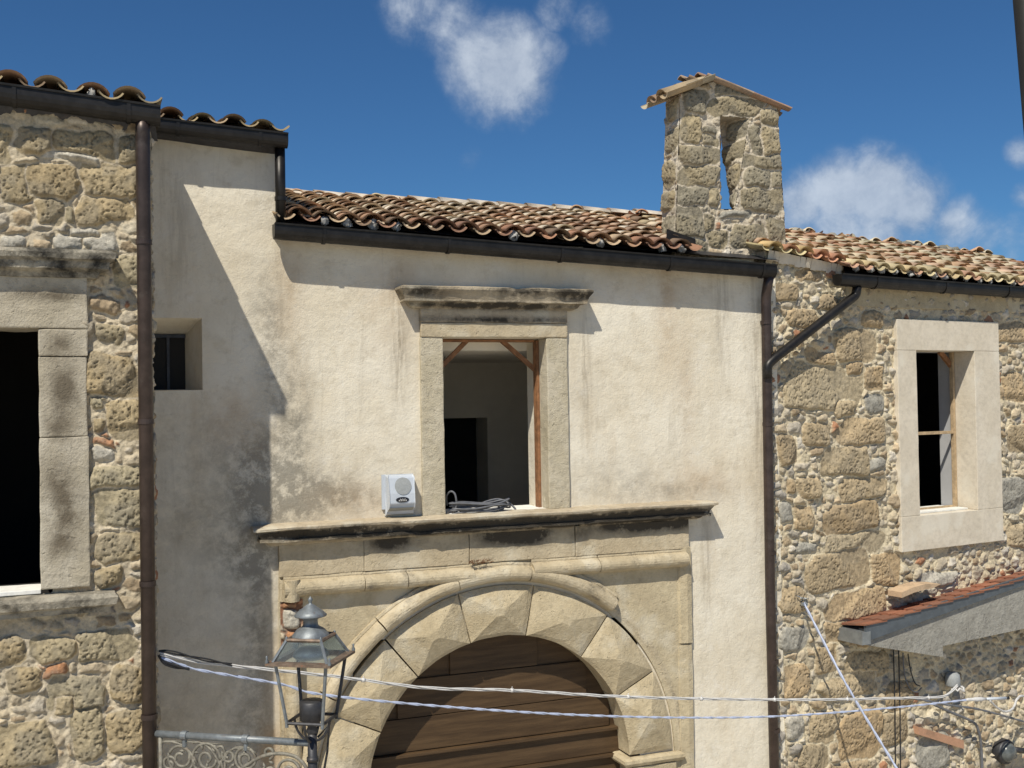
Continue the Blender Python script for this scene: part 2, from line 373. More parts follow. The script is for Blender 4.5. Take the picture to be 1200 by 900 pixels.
MAT['street'] = stone_mat('limestone_street_paving', (.50, .45, .37), (.56, .51, .42), stain=.1, bump=.6, dark=(.25, .22, .18))
MAT['blackpost'] = plain_mat('black_post_paint', (.02, .018, .014), .6, var=.2)
MAT['twig'] = plain_mat('dry_twigs', (.14, .07, .035), .9, var=.3)
def door_mat():
    m, nt, b = new_mat('dark_oak_door', .6, spec=.3); t = NT(nt)
    col = t.mix(t.ramp(t.noise(3, 8, .7, stretch=(.5, 1, 7)), .3, .7), (.050, .029, .014), (.10, .061, .030))
    col = t.mix(t.ramp(t.noise(1.2, 7, .7, off=3), .5, .75, 0, .6), col, (.13, .085, .046))
    col = t.mix(t.ramp(t.noise(40, 4, .6, stretch=(.25, 1, 5), off=1), .55, .75, 0, .5), col, (.04, .025, .014))
    nt.links.new(col, b.inputs['Base Color'])
    t.bump(b, t.noise(26, 6, .7, stretch=(.2, 1, 5)), .35, .006); return m
MAT['door'] = door_mat()
def glass_mat():
    m, nt, b = new_mat('dusty_lantern_glass', .12, spec=.6); t = NT(nt)
    b.inputs['Base Color'].default_value = (.62, .70, .74, 1)
    b.inputs['Transmission Weight'].default_value = .93; b.inputs['IOR'].default_value = 1.12
    nt.links.new(t.ramp(t.noise(14, 6, .7), .3, .75, .03, .3), b.inputs['Roughness']); return m
MAT['glass'] = glass_mat()

# ------------------------------------------------------------------ masonry relief
PAL = np.array([(.50, .44, .35), (.44, .38, .29), (.40, .31, .20), (.48, .41, .30), (.38, .34, .28), (.56, .51, .43), (.34, .26, .17), (.46, .36, .24), (.34, .31, .27), (.44, .38, .29), (.49, .41, .29), (.42, .35, .25), (.52, .46, .35), (.45, .37, .26)])
def masonry_field(S, T, stones, cw, ch, seed, mortar=(.52, .44, .33), tufa=(.37, .29, .185), tufa2=(.30, .26, .19), H0=.028, HB=.03, keep=.8, gap=.10, joint=.022, brick=.03, gl=.5):
    wx = (fbm(S*7, T*7, 3, seed)-.5)*.05+(fbm(S*28, T*28, 2, seed+5)-.5)*.02
    wy = (fbm(S*7, T*7, 3, seed+11)-.5)*.05+(fbm(S*28, T*28, 2, seed+16)-.5)*.02
    S2, T2 = S+wx, T+wy
    gx, gy = S2/cw, T2/ch
    j0 = np.floor(gy)
    F1 = np.full(S.shape, 9.); F2 = np.full(S.shape, 9.); ID = np.zeros(S.shape)
    for dj in (-1, 0, 1):
        j = j0+dj; offs = np.where((j.astype(int) & 1) == 1, .5, 0.)
        i0 = np.floor(gx-offs)
        for di in (-2, -1, 0, 1, 2):
            i = i0+di
            sx = i+offs+.5+(_h(i, j, seed+1)-.5)*.8; sy = j+.5+(_h(i, j, seed+2)-.5)*.7
            wt = _h(i, j, seed+3)**2.5*.75
            d = np.sqrt((gx-sx)**2+(gy-sy)**2)-wt
            idn = _h(i, j, seed+4)
            m = d < F1
            F2 = np.where(m, F1, np.minimum(F2, d)); ID = np.where(m, idn, ID); F1 = np.where(m, d, F1)
    e = (F2-F1)*.5-gap*(.5+ID)
    present = ((ID*37.7) % 1.) < keep
    mid = min(cw, ch)
    fh = np.where((e > 0) & present, (1-np.exp(-np.maximum(e, 0)*mid/.010))*H0*(.4+.8*((ID*91.3) % 1.))*(.7+.6*fbm(S*18, T*18, 3, seed+36)), 0.)
    ci = (ID*977.).astype(int) % len(PAL)
    stone = PAL[ci]*1.12*((.82+.3*((ID*53.1) % 1.))*(.78+.44*fbm(S*24, T*24, 3, seed+35)))[..., None]
    isb = ((ID*71.7) % 1.) < brick
    stone = np.where(isb[..., None], np.array((.42, .21, .12)), stone)
    mort = np.array(mortar)*(.62+.7*fbm(S*9, T*9, 5, seed+31))[..., None]
    mg = ss(.52, .66, fbm(S*3, T*3, 3, seed+33))[..., None]*.3; mort = mort*(1-mg)+np.array((.40, .35, .28))*mg
    f = ss(0, .0035, fh)[..., None]
    mh = (fbm(S*26, T*26, 4, seed+40)-.5)*.026+(fbm(S*7, T*7, 3, seed+41)-.5)*.034
    Hh = mh+fh
    C = mort*(1-f)+stone*f
    lum = fbm(S*30, T*30, 4, seed+50)
    wxb = wx*.7+(fbm(S*3.4, T*3.4, 2, seed+90)-.5)*.13; wyb = wy*.7+(fbm(S*3.4, T*3.4, 2, seed+95)-.5)*.10
    for k, st in enumerate(stones):
        cx, cy, ww, hh = st[:4]; kind = st[4] if len(st) > 4 else 't'
        rs = np.random.RandomState(seed*100+k); rot = (rs.rand()-.5)*.10
        m = (np.abs(S-cx) < ww*.5+.09) & (np.abs(T-cy) < hh*.5+.09)
        if not m.any(): continue
        x = S[m]+wxb[m]-cx; y = T[m]+wyb[m]-cy
        x, y = x*math.cos(rot)+y*math.sin(rot), -x*math.sin(rot)+y*math.cos(rot)
        ww, hh = ww*1.05, hh*1.06; rr = min(ww, hh)*(.12+.2*rs.rand()); hx, hy = ww/2-rr, hh/2-rr
        hx = hx*(1-.14*(rs.rand()-.5)*y/hh*2)
        qx, qy = np.abs(x)-hx, np.abs(y)-hy
        sd = np.sqrt(np.maximum(qx, 0)**2+np.maximum(qy, 0)**2)+np.minimum(np.maximum(qx, qy), 0)-rr
        for _c in range(3):
            a_ = math.pi/4+math.pi/2*rs.randint(4)+(rs.rand()-.5)*.7; ca, sa = math.cos(a_), math.sin(a_)
            sd = np.maximum(sd, x*ca+y*sa-(abs(ca)*ww/2+abs(sa)*hh/2)*(.74+.2*rs.rand()))
        ee = -sd
        base = np.array(tufa)*(1-.5*rs.rand())+np.array(tufa2)*.5*1. if False else np.array(tufa)*(1-(t_ := rs.rand()))+np.array(tufa2)*t_
        if kind == 'g': base = np.array((.38, .36, .31))
        if kind == 'b': base = np.array((.45, .22, .11))
        if kind == 'w': base = np.array((.56, .52, .44))
        base = base*(.88+.26*rs.rand())
        n = lum[m]; n2 = fbm(S[m]*14, T[m]*11, 3, seed+60+k)
        pits = ss(.56, .74, fbm(S[m]*52, T[m]*46, 3, seed+70))*.013+ss(.62, .75, n2)*.010
        tiltx, tilty = (rs.rand()-.5)*.14, (rs.rand()-.5)*.16; a_ = rs.rand()*6.28; brk = np.maximum(0, (x*math.cos(a_)+y*math.sin(a_))-min(ww, hh)*.12)*(.25+.3*rs.rand())
        h = (1-np.exp(-np.maximum(ee, 0)/.014))*HB*(.7+.6*rs.rand())+tiltx*x+tilty*y-brk+(n2-.5)*.022-(pits if kind in 't' else pits*.4)
        col = base*(.72+.56*n)[..., None]*(1-.35*ss(.004, .015, pits))[..., None]
        gm = ss(.5, .64, fbm(S[m]*5+k, T[m]*5, 3, seed+80))[..., None]*gl
        col = col*(1-gm)+np.array((.24, .225, .19))*gm
        h = np.maximum(h, .002+(n-.5)*.012); t = ss(0, .006, ee); tm = ss(-joint, -joint*.3, ee)
        hm = Hh[m]*(1-tm)+mh[m]*tm
        Hh[m] = hm*(1-t)+(mh[m]*.3+h)*t
        cm = C[m]*(1-tm)[..., None]+mort[m]*tm[..., None]
        C[m] = cm*(1-t)[..., None]+col*t[..., None]
    return Hh, C
def patch(parts, O, U, V, Nn, s0, s1, t0, t1, res, stones, inside=None, rag=None, fade=.015, **kw):
    """relief of irregular stones on the plane O + s U + t V; parts collects (verts, faces, colours)"""
    ns, ntt = max(2, int((s1-s0)/res)+1), max(2, int((t1-t0)/res)+1)
    s = np.linspace(s0, s1, ns); t = np.linspace(t0, t1, ntt)
    S, T = np.meshgrid(s, t)
    H, C = masonry_field(S, T, stones, **kw)
    if inside is not None:
        dd = inside(S, T)
    else:
        dd = np.minimum(np.minimum(S-s0, s1-S), np.minimum(T-t0, t1-T))
    H = np.where(dd < fade, H*np.clip(dd/fade, 0, 1), H)
    if rag is not None: S = S+rag(S, T)
    O, U, V, Nn = (np.array(a, float) for a in (O, U, V, Nn))
    P = O+S[..., None]*U+T[..., None]*V+H[..., None]*Nn
    idx = np.arange(ns*ntt).reshape(ntt, ns)
    F = np.stack([idx[:-1, :-1], idx[:-1, 1:], idx[1:, 1:], idx[1:, :-1]], -1).reshape(-1, 4)
    if inside is not None:
        k = (dd > 0).ravel(); F = F[(k[F].sum(1) >= 3)]
    if np.dot(np.cross(U, V), Nn) < 0: F = F[:, ::-1]
    parts.append((P.reshape(-1, 3), F, C.reshape(-1, 3)))
def flat(parts, quad, col):
    parts.append((np.array([list(v) for v in quad]), np.array([[0, 1, 2, 3]]), np.tile(np.array(col), (4, 1))))
def build_parts(name, parts, mat, parent):
    off = 0; Vs, Fs, Cs = [], [], []
    for v, f, c in parts: Vs.append(v); Fs.append(f+off); Cs.append(c); off += len(v)
    Vv, Ff, Cc = np.concatenate(Vs), np.concatenate(Fs), np.concatenate(Cs)
    me = bpy.data.meshes.new(name)
    me.vertices.add(len(Vv)); me.vertices.foreach_set('co', Vv.astype(np.float32).ravel())
    me.loops.add(len(Ff)*4); me.loops.foreach_set('vertex_index', Ff.astype(np.int32).ravel())
    me.polygons.add(len(Ff)); me.polygons.foreach_set('loop_start', np.arange(0, len(Ff)*4, 4, dtype=np.int32))
    me.update(calc_edges=True)
    at = me.attributes.new('Col', 'FLOAT_COLOR', 'POINT')
    c4 = np.ones((len(Vv), 4), np.float32); c4[:, :3] = Cc; at.data.foreach_set('color', c4.ravel())
    me.validate()
    return link(name, me, mat, parent, True)
def rects_to_stones(rects, conv):
    out = []
    for r_ in rects:
        x0, y0, x1, y1 = r_[:4]; a = conv(x0, (y0+y1)/2); b = conv(x1, (y0+y1)/2); c = conv((x0+x1)/2, y0); d = conv((x0+x1)/2, y1)
        out.append(((a[0]+b[0])/2, (c[1]+d[1])/2, abs(b[0]-a[0]), abs(c[1]-d[1]))+tuple(r_[4:]))
    return out

# ------------------------------------------------------------------ roofs, gutters, pipes
TPAL = [(.40, .20, .11), (.46, .29, .17), (.50, .38, .25), (.56, .46, .33), (.36, .16, .09), (.52, .42, .26), (.30, .20, .13), (.48, .33, .22), (.60, .52, .40), (.20, .14, .10), (.44, .36, .26)]
def tile_shell(mb, A, ax, side, up, r0, r1, Ln, sgn, col, th=.013, n=8, tilt=0.):
    """one curved clay tile from A along ax; sgn=+1 arches up, -1 is a trough"""
    vs = []
    for k, (l, r_) in enumerate(((0, r0), (Ln*.5, (r0+r1)/2), (Ln, r1))):
        for q in (r_, r_-th):
            for j in range(n+1):
                a = math.pi*(.15+.70*j/n)
                vs.append(A+ax*l+side*(math.cos(a)*q)+up*(sgn*(math.sin(a)*q-r_*.454)*.95+tilt*(1-l/Ln)))
    m = n+1; fs = []
    for k in range(2):
        for q in range(2):
            b0 = (k*2+q)*m; b1 = ((k+1)*2+q)*m
            for j in range(n): fs.append((b0+j, b0+j+1, b1+j+1, b1+j))
    for k in (0, 2):
        b0, b1 = (k*2)*m, (k*2+1)*m
        for j in range(n): fs.append((b0+j, b0+j+1, b1+j+1, b1+j))
    for j in (0, n):
        for k in range(2): fs.append(((k*2)*m+j, (k*2+1)*m+j, ((k+1)*2+1)*m+j, ((k+1)*2)*m+j))
    mb.add(vs, fs, col)
def coppi(name, parent, EL, ER, RL, RR, ncol, nrow, seed=0, pal=TPAL, mat='tiles', r=None, jit=1., eave_pal=None, tiltk=.022, lumps=.16):
    rs = random.Random(seed); mb = MB()
    EL, ER, RL, RR = map(Vector, (EL, ER, RL, RR))
    def P(u, v): return EL.lerp(ER, u).lerp(RL.lerp(RR, u), v)
    pitch = (ER-EL).length/ncol; r = r or pitch*.40
    for i in range(ncol+1):
        u = (i+.0)/ncol; ph = (rs.random()-.5)*.55*jit, (rs.random()-.5)*.55*jit
        for j in range(nrow):
            for cover in (0, 1):
                if cover and i == ncol: continue
                uu = u+(.5/ncol if cover else 0)+(rs.random()-.5)*.10/ncol*jit
                v0 = (j+ph[cover])/nrow+(rs.random()-.5)*.022*jit
                if j == 0: v0 = -.012+(rs.random()-.5)*.014
                v1 = v0+1/nrow*(1.5 if j == 0 else 1.22)
                A, B = P(uu, v0), P(uu+(rs.random()-.5)*.05/ncol*jit, v1)
                ax = (B-A).normalized(); e = (P(min(1, uu+.01), v0)-P(min(1, uu+.01)-.02, v0)).normalized()
                up = e.cross(ax).normalized(); side = ax.cross(up)
                c = rs.choice(pal)
                if eave_pal and j == 0: c = rs.choice(eave_pal)
                k = .8+.4*rs.random(); c = tuple(x*k for x in c)
                sag = Vector((0, 0, (rs.random()-.5)*.022*jit))
                if cover: tile_shell(mb, A+up*(r*.48)+sag, ax, side, up, r*1.34, r*1.08, (B-A).length, 1, c, tilt=tiltk)
                else: tile_shell(mb, A+up*(r*.62)+sag-ax*.02, ax, side, up, r*1.06, r*1.12, (B-A).length, -1, c, tilt=tiltk*.6)
                if cover and j == 0 and rs.random() < lumps:
                    q = A+up*(r*.25)+ax*.03+side*(rs.random()-.5)*r*.5; bm = bmesh.new(); bmesh.ops.create_icosphere(bm, subdivisions=2, radius=1)
                    rs_k = rs.random()
                    for v in bm.verts: v.co = q+Vector((v.co.x*r*(.3+.3*rs_k), v.co.y*.03, v.co.z*r*.5))+mnoise.noise_vector(v.co*1.6+q*9)*.035
                    bm.verts.index_update(); mb.add([v.co.copy() for v in bm.verts], [tuple(v.index for v in f.verts) for f in bm.faces], (.42, .41, .39)); bm.free()
    o = mb.build(name, MAT[mat], parent, True)
    return o
def ridge_caps(name, parent, A, B, r, n, seed, pal):
    rs = random.Random(seed); mb = MB(); A, B = Vector(A), Vector(B); d = (B-A)/n
    ax = d.normalized(); up = Vector((0, 0, 1)); up = (up-ax*up.dot(ax)).normalized(); side = ax.cross(up)
    for i in range(n):
        k = .9+.25*rs.random(); c = tuple(x*k for x in rs.choice(pal))
        tile_shell(mb, A+d*i+up*(.012*(rs.random()-.5)), ax, side, up, r*1.1, r*.95, d.length*1.12, 1, c, tilt=.012)
    return mb.build(name, MAT['tiles_new'], parent, True)
def gutter(parent, A, B, out, w_=.15, h_=.165, brackets=(), capL=True, capR=True, mat='gutter'):
    A, B, out = Vector(A), Vector(B), Vector(out); up = Vector((0, 0, 1))
    prof = []
    prof.append((-w_/2, 0)); prof.append((-w_/2, -h_*.45))
    for k in range(1, 8):
        a = math.pi*k/8; prof.append((-w_/2*math.cos(a), -h_*.45-h_*.55*math.sin(a)))
    prof.append((w_/2, -h_*.45)); prof.append((w_/2, .0)); prof.append((w_/2+.012, .006)); prof.append((w_/2+.010, -.010))
    inner = [(x*(.94), z+.006) for x, z in prof[:-2]][::-1]
    loop = prof+inner; n = len(loop); mb = MB()
    vs = [Q+out*x+up*z for Q in (A, B) for x, z in loop]
    fs = [(j, (j+1) % n, n+(j+1) % n, n+j) for j in range(n)]
    mb.add(vs, fs)
    half = prof[:-2]
    for Q, do in ((A, capL), (B, capR)):
        if do: mb.add([Q+out*x+up*z for x, z in half], [tuple(range(len(half)))])
    g = mb.build('gutter', MAT[mat], parent)
    d = (B-A).normalized()
    for t in brackets:
        Q = A.lerp(B, t); m2 = MB(); ring = [(x*1.05, z*1.03-.001) for x, z in prof[:-2]]
        vs = [Q+d*s_+out*x*k+up*(z*k) for s_ in (-.014, .014) for k in (1., 1.04) for x, z in ring]; k2 = len(ring); fs = []
        for j in range(k2-1):
            fs += [(k2+j, k2+j+1, 3*k2+j+1, 3*k2+j), (j, j+1, k2+j+1, k2+j), (2*k2+j, 2*k2+j+1, 3*k2+j+1, 3*k2+j)]
        m2.add(vs, fs); m2.build('gutter_bracket', MAT[mat], g)
    return g
def downpipe(parent, pts, r, clips=(), mat='pipe', bends=True):
    mb = MB(); pts = [Vector(p) for p in pts]
    if len(pts) > 2:
        sm = [pts[0]]
        for a, b, c in zip(pts, pts[1:], pts[2:]):
            l = min(.12, (b-a).length*.4, (c-b).length*.4)
            p, q = b+(a-b).normalized()*l, b+(c-b).normalized()*l
            for k in range(6): t = k/5; sm.append(p.lerp(b, t).lerp(b.lerp(q, t), t))
        sm.append(pts[-1])
    else: sm = pts
    mb.tube(sm, r, 20); o = mb.build('downpipe', MAT[mat], parent, True)
    for p, d in clips:
        p, d = Vector(p), Vector(d).normalized(); m2 = MB(); m2.tube([p-d*.02, p-d*.018, p+d*.018, p+d*.02], r*1.12, 20, rr=[r*1.02, r*1.14, r*1.14, r*1.02])
        m2.box(p.x-.01, p.x+.01, p.y+r*.9, p.y+r+.05, p.z-.012, p.z+.012)
        m2.build('pipe_clip', MAT[mat], o)
    return o

# =================================================================== SETTING
mb = MB(); mb.add([(-400, -400, GROUND), (400, -400, GROUND), (400, 400, GROUND), (-400, 400, GROUND)], [(0, 1, 2, 3)])
tag(mb.build('ground', MAT['street']), kind='structure')
mb = MB(); mb.add([(-60, -11.5, GROUND+.004), (60, -11.5, GROUND+.004), (60, 1, GROUND+.004), (-60, 1, GROUND+.004)], [(0, 1, 2, 3)])
tag(mb.build('street', MAT['street']), kind='structure')

# =================================================================== CENTRE: plastered house
W = on_y
house = empty('plastered_house', (3.7, 0, GROUND), 'cream plastered middle house with arched stone portal and stone bell gable on its roof', 'house')
XL, XR = .42, 6.86                       # ends of the facade
XH = 1.60                                # right end of the raised left part
win = dict(x0=W(519, 500).x, x1=W(641, 500).x, z0=-1.045, z1=.632)
sw = dict(x0=.50, x1=W(237, 415).x, z0=W(237, 457).z, z1=W(237, 373).z)   # little splayed window
ARC = (3.69, -3.54); RI, RO, RM = 1.325, 1.815, 1.99
hole = [(win['x0'], win['x1'], win['z0'], win['z1']), (sw['x0'], sw['x1'], sw['z0'], sw['z1']), (ARC[0]-1.45, ARC[0]+1.45, GROUND, -2.15)]
def ztop(x): return 2.36 if x <= XH+.001 else 1.56-(x-1.6)*.040+.02
def facade():
    xs = sorted(set([XL, XH, XR]+[v for h in hole for v in h[:2]]+[XL+k*.06 for k in range(int((XR-XL)/.06)+1)]))
    zs = sorted(set([GROUND, 1.35, 2.36]+[v for h in hole for v in h[2:]]+[GROUND+k*.06 for k in range(int((2.36-GROUND)/.06)+1)]))
    def thin(a, keep):
        out = []
        for v in a:
            if v in keep or not out or v-out[-1] > .012: out.append(v)
            if v in keep and len(out) > 1 and out[-1]-out[-2] < .012 and out[-2] not in keep: out.pop(-2)
        return out
    xs = thin(xs, set([XL, XH, XR]+[v for h in hole for v in h[:2]])); zs = thin(zs, set([GROUND, 2.36]+[v for h in hole for v in h[2:]]))
    mb = MB(); idx = {}; vs = []; fs = []
    def vid(i, j):
        if (i, j) not in idx:
            x, z = xs[i], zs[j]; n = mnoise.noise(Vector((x*1.1, z*1.1, 3)))*.010+mnoise.noise(Vector((x*4, z*4, 8)))*.004
            idx[(i, j)] = len(vs); vs.append((x, n, z))
        return idx[(i, j)]
    for i in range(len(xs)-1):
        for j in range(len(zs)-1):
            cx, cz = (xs[i]+xs[i+1])/2, (zs[j]+zs[j+1])/2
            if any(a < cx < b and c < cz < d for a, b, c, d in hole): continue
            if cx > XH and cz > 1.60-(cx-1.6)*.030: continue
            fs.append((vid(i, j), vid(i+1, j), vid(i+1, j+1), vid(i, j+1)))
    mb.add(vs, fs)
    def q(*p): mb.add(p, [(0, 1, 2, 3)])
    # reveals of the tall window
    a = win; d = .5
    for x in (a['x0'], a['x1']): q((x, 0, a['z0']), (x, d, a['z0']), (x, d, a['z1']), (x, 0, a['z1']))
    q((a['x0'], 0, a['z1']), (a['x1'], 0, a['z1']), (a['x1'], d, a['z1']), (a['x0'], d, a['z1']))
    q((a['x0'], 0, a['z0']), (a['x1'], 0, a['z0']), (a['x1'], d, a['z0']), (a['x0'], d, a['z0']))
    # splayed reveal of the little window
    a = sw; ix1 = W(217, 420, .34).x; iz1 = W(200, 392, .34).z; iz0 = W(200, 457, .34).z+.002; ix0 = .52; d = .34
    q((a['x1'], 0, a['z0']), (ix1, d, iz0), (ix1, d, iz1), (a['x1'], 0, a['z1']))
    q((a['x0'], 0, a['z0']), (ix0, d, iz0), (ix0, d, iz1), (a['x0'], 0, a['z1']))
    q((a['x0'], 0, a['z1']), (a['x1'], 0, a['z1']), (ix1, d, iz1), (ix0, d, iz1))
    q((a['x0'], 0, a['z0']), (a['x1'], 0, a['z0']), (ix1, d, iz0), (ix0, d, iz0))
    # raised part's right cheek, back and far sides of the body
    q((XH, 0, 1.4), (XH, 4.5, 1.4), (XH, 4.5, 2.36), (XH, 0, 2.36))
    q((XL, 4.5, GROUND), (XR, 4.5, GROUND), (XR, 4.5, 1.5), (XL, 4.5, 1.5))
    q((XR, 0, GROUND), (XR, 4.5, GROUND), (XR, 4.5, 1.38), (XR, 0, 1.38))
    q((XL, 0, GROUND), (XL, 4.5, GROUND), (XL, 4.5, 2.36), (XL, 0, 2.36))
    q((XL, 4.5, 1.5), (XH, 4.5, 1.5), (XH, 4.5, 2.36), (XL, 4.5, 2.36))
    o = mb.build('wall', MAT['plaster'], house)
    return (ix0, ix1, iz0, iz1)
inner = facade()
# little window: dark leaf with a mullion, pale lintel bar
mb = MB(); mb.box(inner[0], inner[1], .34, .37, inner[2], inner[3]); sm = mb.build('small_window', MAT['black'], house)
tag(sm, 'small square window sunk in a splayed opening')
mb = MB(); xm = (W(197, 420, .34).x)
mb.box(xm-.012, xm+.012, .32, .338, inner[2], inner[3]-.03); mb.box(inner[0], inner[1], .31, .338, inner[3]-.03, inner[3]-.001)
mb.build('window_frame', MAT['iron_dark'], sm)
# rooms behind the openings
def room(parent, x0, x1, y0, y1, z0, z1, front_holes, mat, fr=None, back_hole=None, name='room'):
    mb = MB(); f = fr or (lambda p: p)
    def q(*p): mb.add([f(Vector(v)) for v in p], [(0, 1, 2, 3)])
    q((x0, y0, z0), (x0, y1, z0), (x0, y1, z1), (x0, y0, z1)); q((x1, y0, z0), (x1, y1, z0), (x1, y1, z1), (x1, y0, z1))
    q((x0, y0, z0), (x1, y0, z0), (x1, y1, z0), (x0, y1, z0)); q((x0, y0, z1), (x1, y0, z1), (x1, y1, z1), (x0, y1, z1))
    def wall_with(y, hs):
        if not hs: q((x0, y, z0), (x1, y, z0), (x1, y, z1), (x0, y, z1)); return
        a, b, c, d = hs
        q((x0, y, z0), (a, y, z0), (a, y, z1), (x0, y, z1)); q((b, y, z0), (x1, y, z0), (x1, y, z1), (b, y, z1))
        q((a, y, z0), (b, y, z0), (b, y, c), (a, y, c)); q((a, y, d), (b, y, d), (b, y, z1), (a, y, z1))
    wall_with(y0, front_holes); wall_with(y1, back_hole)
    return mb.build(name, mat, parent)
YB = 3.6
bh = (W(505, 550, YB).x, W(572, 550, YB).x, -2.0, W(540, 490, YB).z)
zc = W(560, 425, YB).z
rm = room(house, 1.7, 6.6, .5, YB, -2.0, zc, (win['x0'], win['x1'], win['z0'], win['z1']), MAT['interior'], back_hole=bh)
mb = MB()
mb.add([(bh[1], YB, -2), (bh[1]-.0, YB+.45, -2), (bh[1]-.0, YB+.45, bh[3]), (bh[1], YB, bh[3])], [(0, 1, 2, 3)])
mb.add([(bh[0], YB, bh[3]), (bh[1], YB, bh[3]), (bh[1], YB+.45, bh[3]), (bh[0], YB+.45, bh[3])], [(0, 1, 2, 3)])
mb.build('doorway_reveal', MAT['interior'], house)
mb = MB(); mb.box(bh[0]-.3, bh[1]+.3, YB+.46, YB+.5, -2.2, bh[3]+.3); mb.build('dark_doorway', MAT['black'], house)  # black plate stands in for the unlit space beyond the doorway

# --- tall window dressing
wn = empty('window', (3.65, 0, -1.05)); wn.parent = house; wn.location = Vector((3.65, 0, -1.05))-house.location
tag(wn, 'tall open upper window with limestone jambs and projecting cornice')
jl0, jl1, jr1 = W(493, 500).x, win['x0'], W(665, 500).x
ztj = W(560, 392).z+.03
rough_box('jamb', MAT['jamb'], wn, jl0, jl1+.004, -.035, .16, win['z0']+.005, win['z1']+.0, seed=1)
rough_box('jamb', MAT['jamb'], wn, win['x1']-.004, jr1, -.035, .16, win['z0']+.005, win['z1']+.0, seed=5)
zl1 = W(560, 357).z
rough_box('lintel', MAT['frieze'], wn, jl0-.0, jr1-.0, -.045, .2, win['z1']+.002, W(560, 381).z+.02, seed=9, amp=.005)
rough_box('frieze', MAT['cornice'], wn, jl0-.0, jr1+.0, -.05, .1, W(560, 381).z+.021, W(560, 355, -.05).z, seed=11, amp=.005)
cz = W(560, 337, -.2).z
prof = [(-.02, .02), (.17, .012), (.212, .0), (.212, -.022), (.18, -.07), (.165, -.11), (.165, -.13), (.11, -.135), (.09, -.17), (.05, -.19), (-.02, -.19)]
profile_run('cornice', MAT['cornice'], wn, W(486, 350, -.1).x+.05, W(664, 350, -.1).x+.03, prof, cz, seed=3, chips=1, amp=.005)
# timber frame and braces just inside
wf = rough_box('timber_frame', MAT['wood'], wn, W(628.5, 500, .2).x, win['x1']-.002, .165, .26, win['z0']+.01, win['z1']-.01, bev=.004, amp=.001, step=.3)
rough_box('timber_head', MAT['wood'], wn, win['x0'], W(627, 500, .2).x-.003, .17, .26, win['z1']-.028, win['z1']-.005, bev=.004, amp=.001, step=.3)
def bar(name, mat, parent, A, B, w_, d_):
    A, B = Vector(A), Vector(B); ax = (B-A).normalized(); yy = Vector((0, 1, 0)); yy = (yy-ax*yy.dot(ax)).normalized(); s_ = ax.cross(yy)
    mb = MB(); mb.add([Q+s_*a*w_/2+yy*b*d_/2 for Q in (A, B) for a, b in ((-1, -1), (1, -1), (1, 1), (-1, 1))],
                      [(0, 1, 5, 4), (1, 2, 6, 5), (2, 3, 7, 6), (3, 0, 4, 7), (3, 2, 1, 0), (4, 5, 6, 7)])
    return mb.build(name, mat, parent)
bar('timber_brace', MAT['wood'], wn, W(549, 397, .26), W(517, 430, .26), .042, .04)
bar('timber_brace', MAT['wood'], wn, W(583, 395, .26), W(629, 435, .26), .042, .04)
rough_box('sill', MAT['paint_white'], wn, win['x0'], win['x1'], -.02, .5, win['z0']-.03, win['z0']+.012, bev=.004, amp=.002)

# --- portal
pt = empty('portal', (3.69, 0, GROUND)); pt.parent = house; pt.location = Vector((3.69, 0, GROUND))-house.location
tag(pt, 'sandstone round arched portal with faceted voussoirs under a long cornice')
PX0, PX1 = W(326, 700, -.05).x, W(812, 700, -.05).x
zct = W(560, 606, -.2).z
prof = [(-.02, .025), (.06, .022), (.205, .012), (.215, .002), (.212, -.018), (.185, -.026), (.175, -.045), (.15, -.075), (.143, -.098), (.158, -.102), (.158, -.128), (.10, -.132), (.085, -.15), (.05, -.17), (-.02, -.172)]
prof2 = prof
profile_run('cornice', MAT['cornice'], pt, PX0-.01, W(665, 600, -.1).x, prof, zct, seed=1, chips=1, amp=.006)
profile_run('cornice', MAT['cornice'], pt, W(666, 600, -.1).x+.21, PX1+.01, prof, zct+.008, seed=14, chips=.6, amp=.006)
zf0, zf1 = W(560, 660, -.04).z, zct-.168
xs = [PX0+.01, W(425, 650).x, W(548, 650).x, W(672, 650).x, PX1-.03]
for i, (a, b) in enumerate(zip(xs, xs[1:])):
    rough_box('frieze_block', MAT['frieze'], pt, a+.003, b-.003, -.05-.004*(i % 2), .1, zf0, zf1+.004*i, seed=20+i, amp=.004, bev=.006)
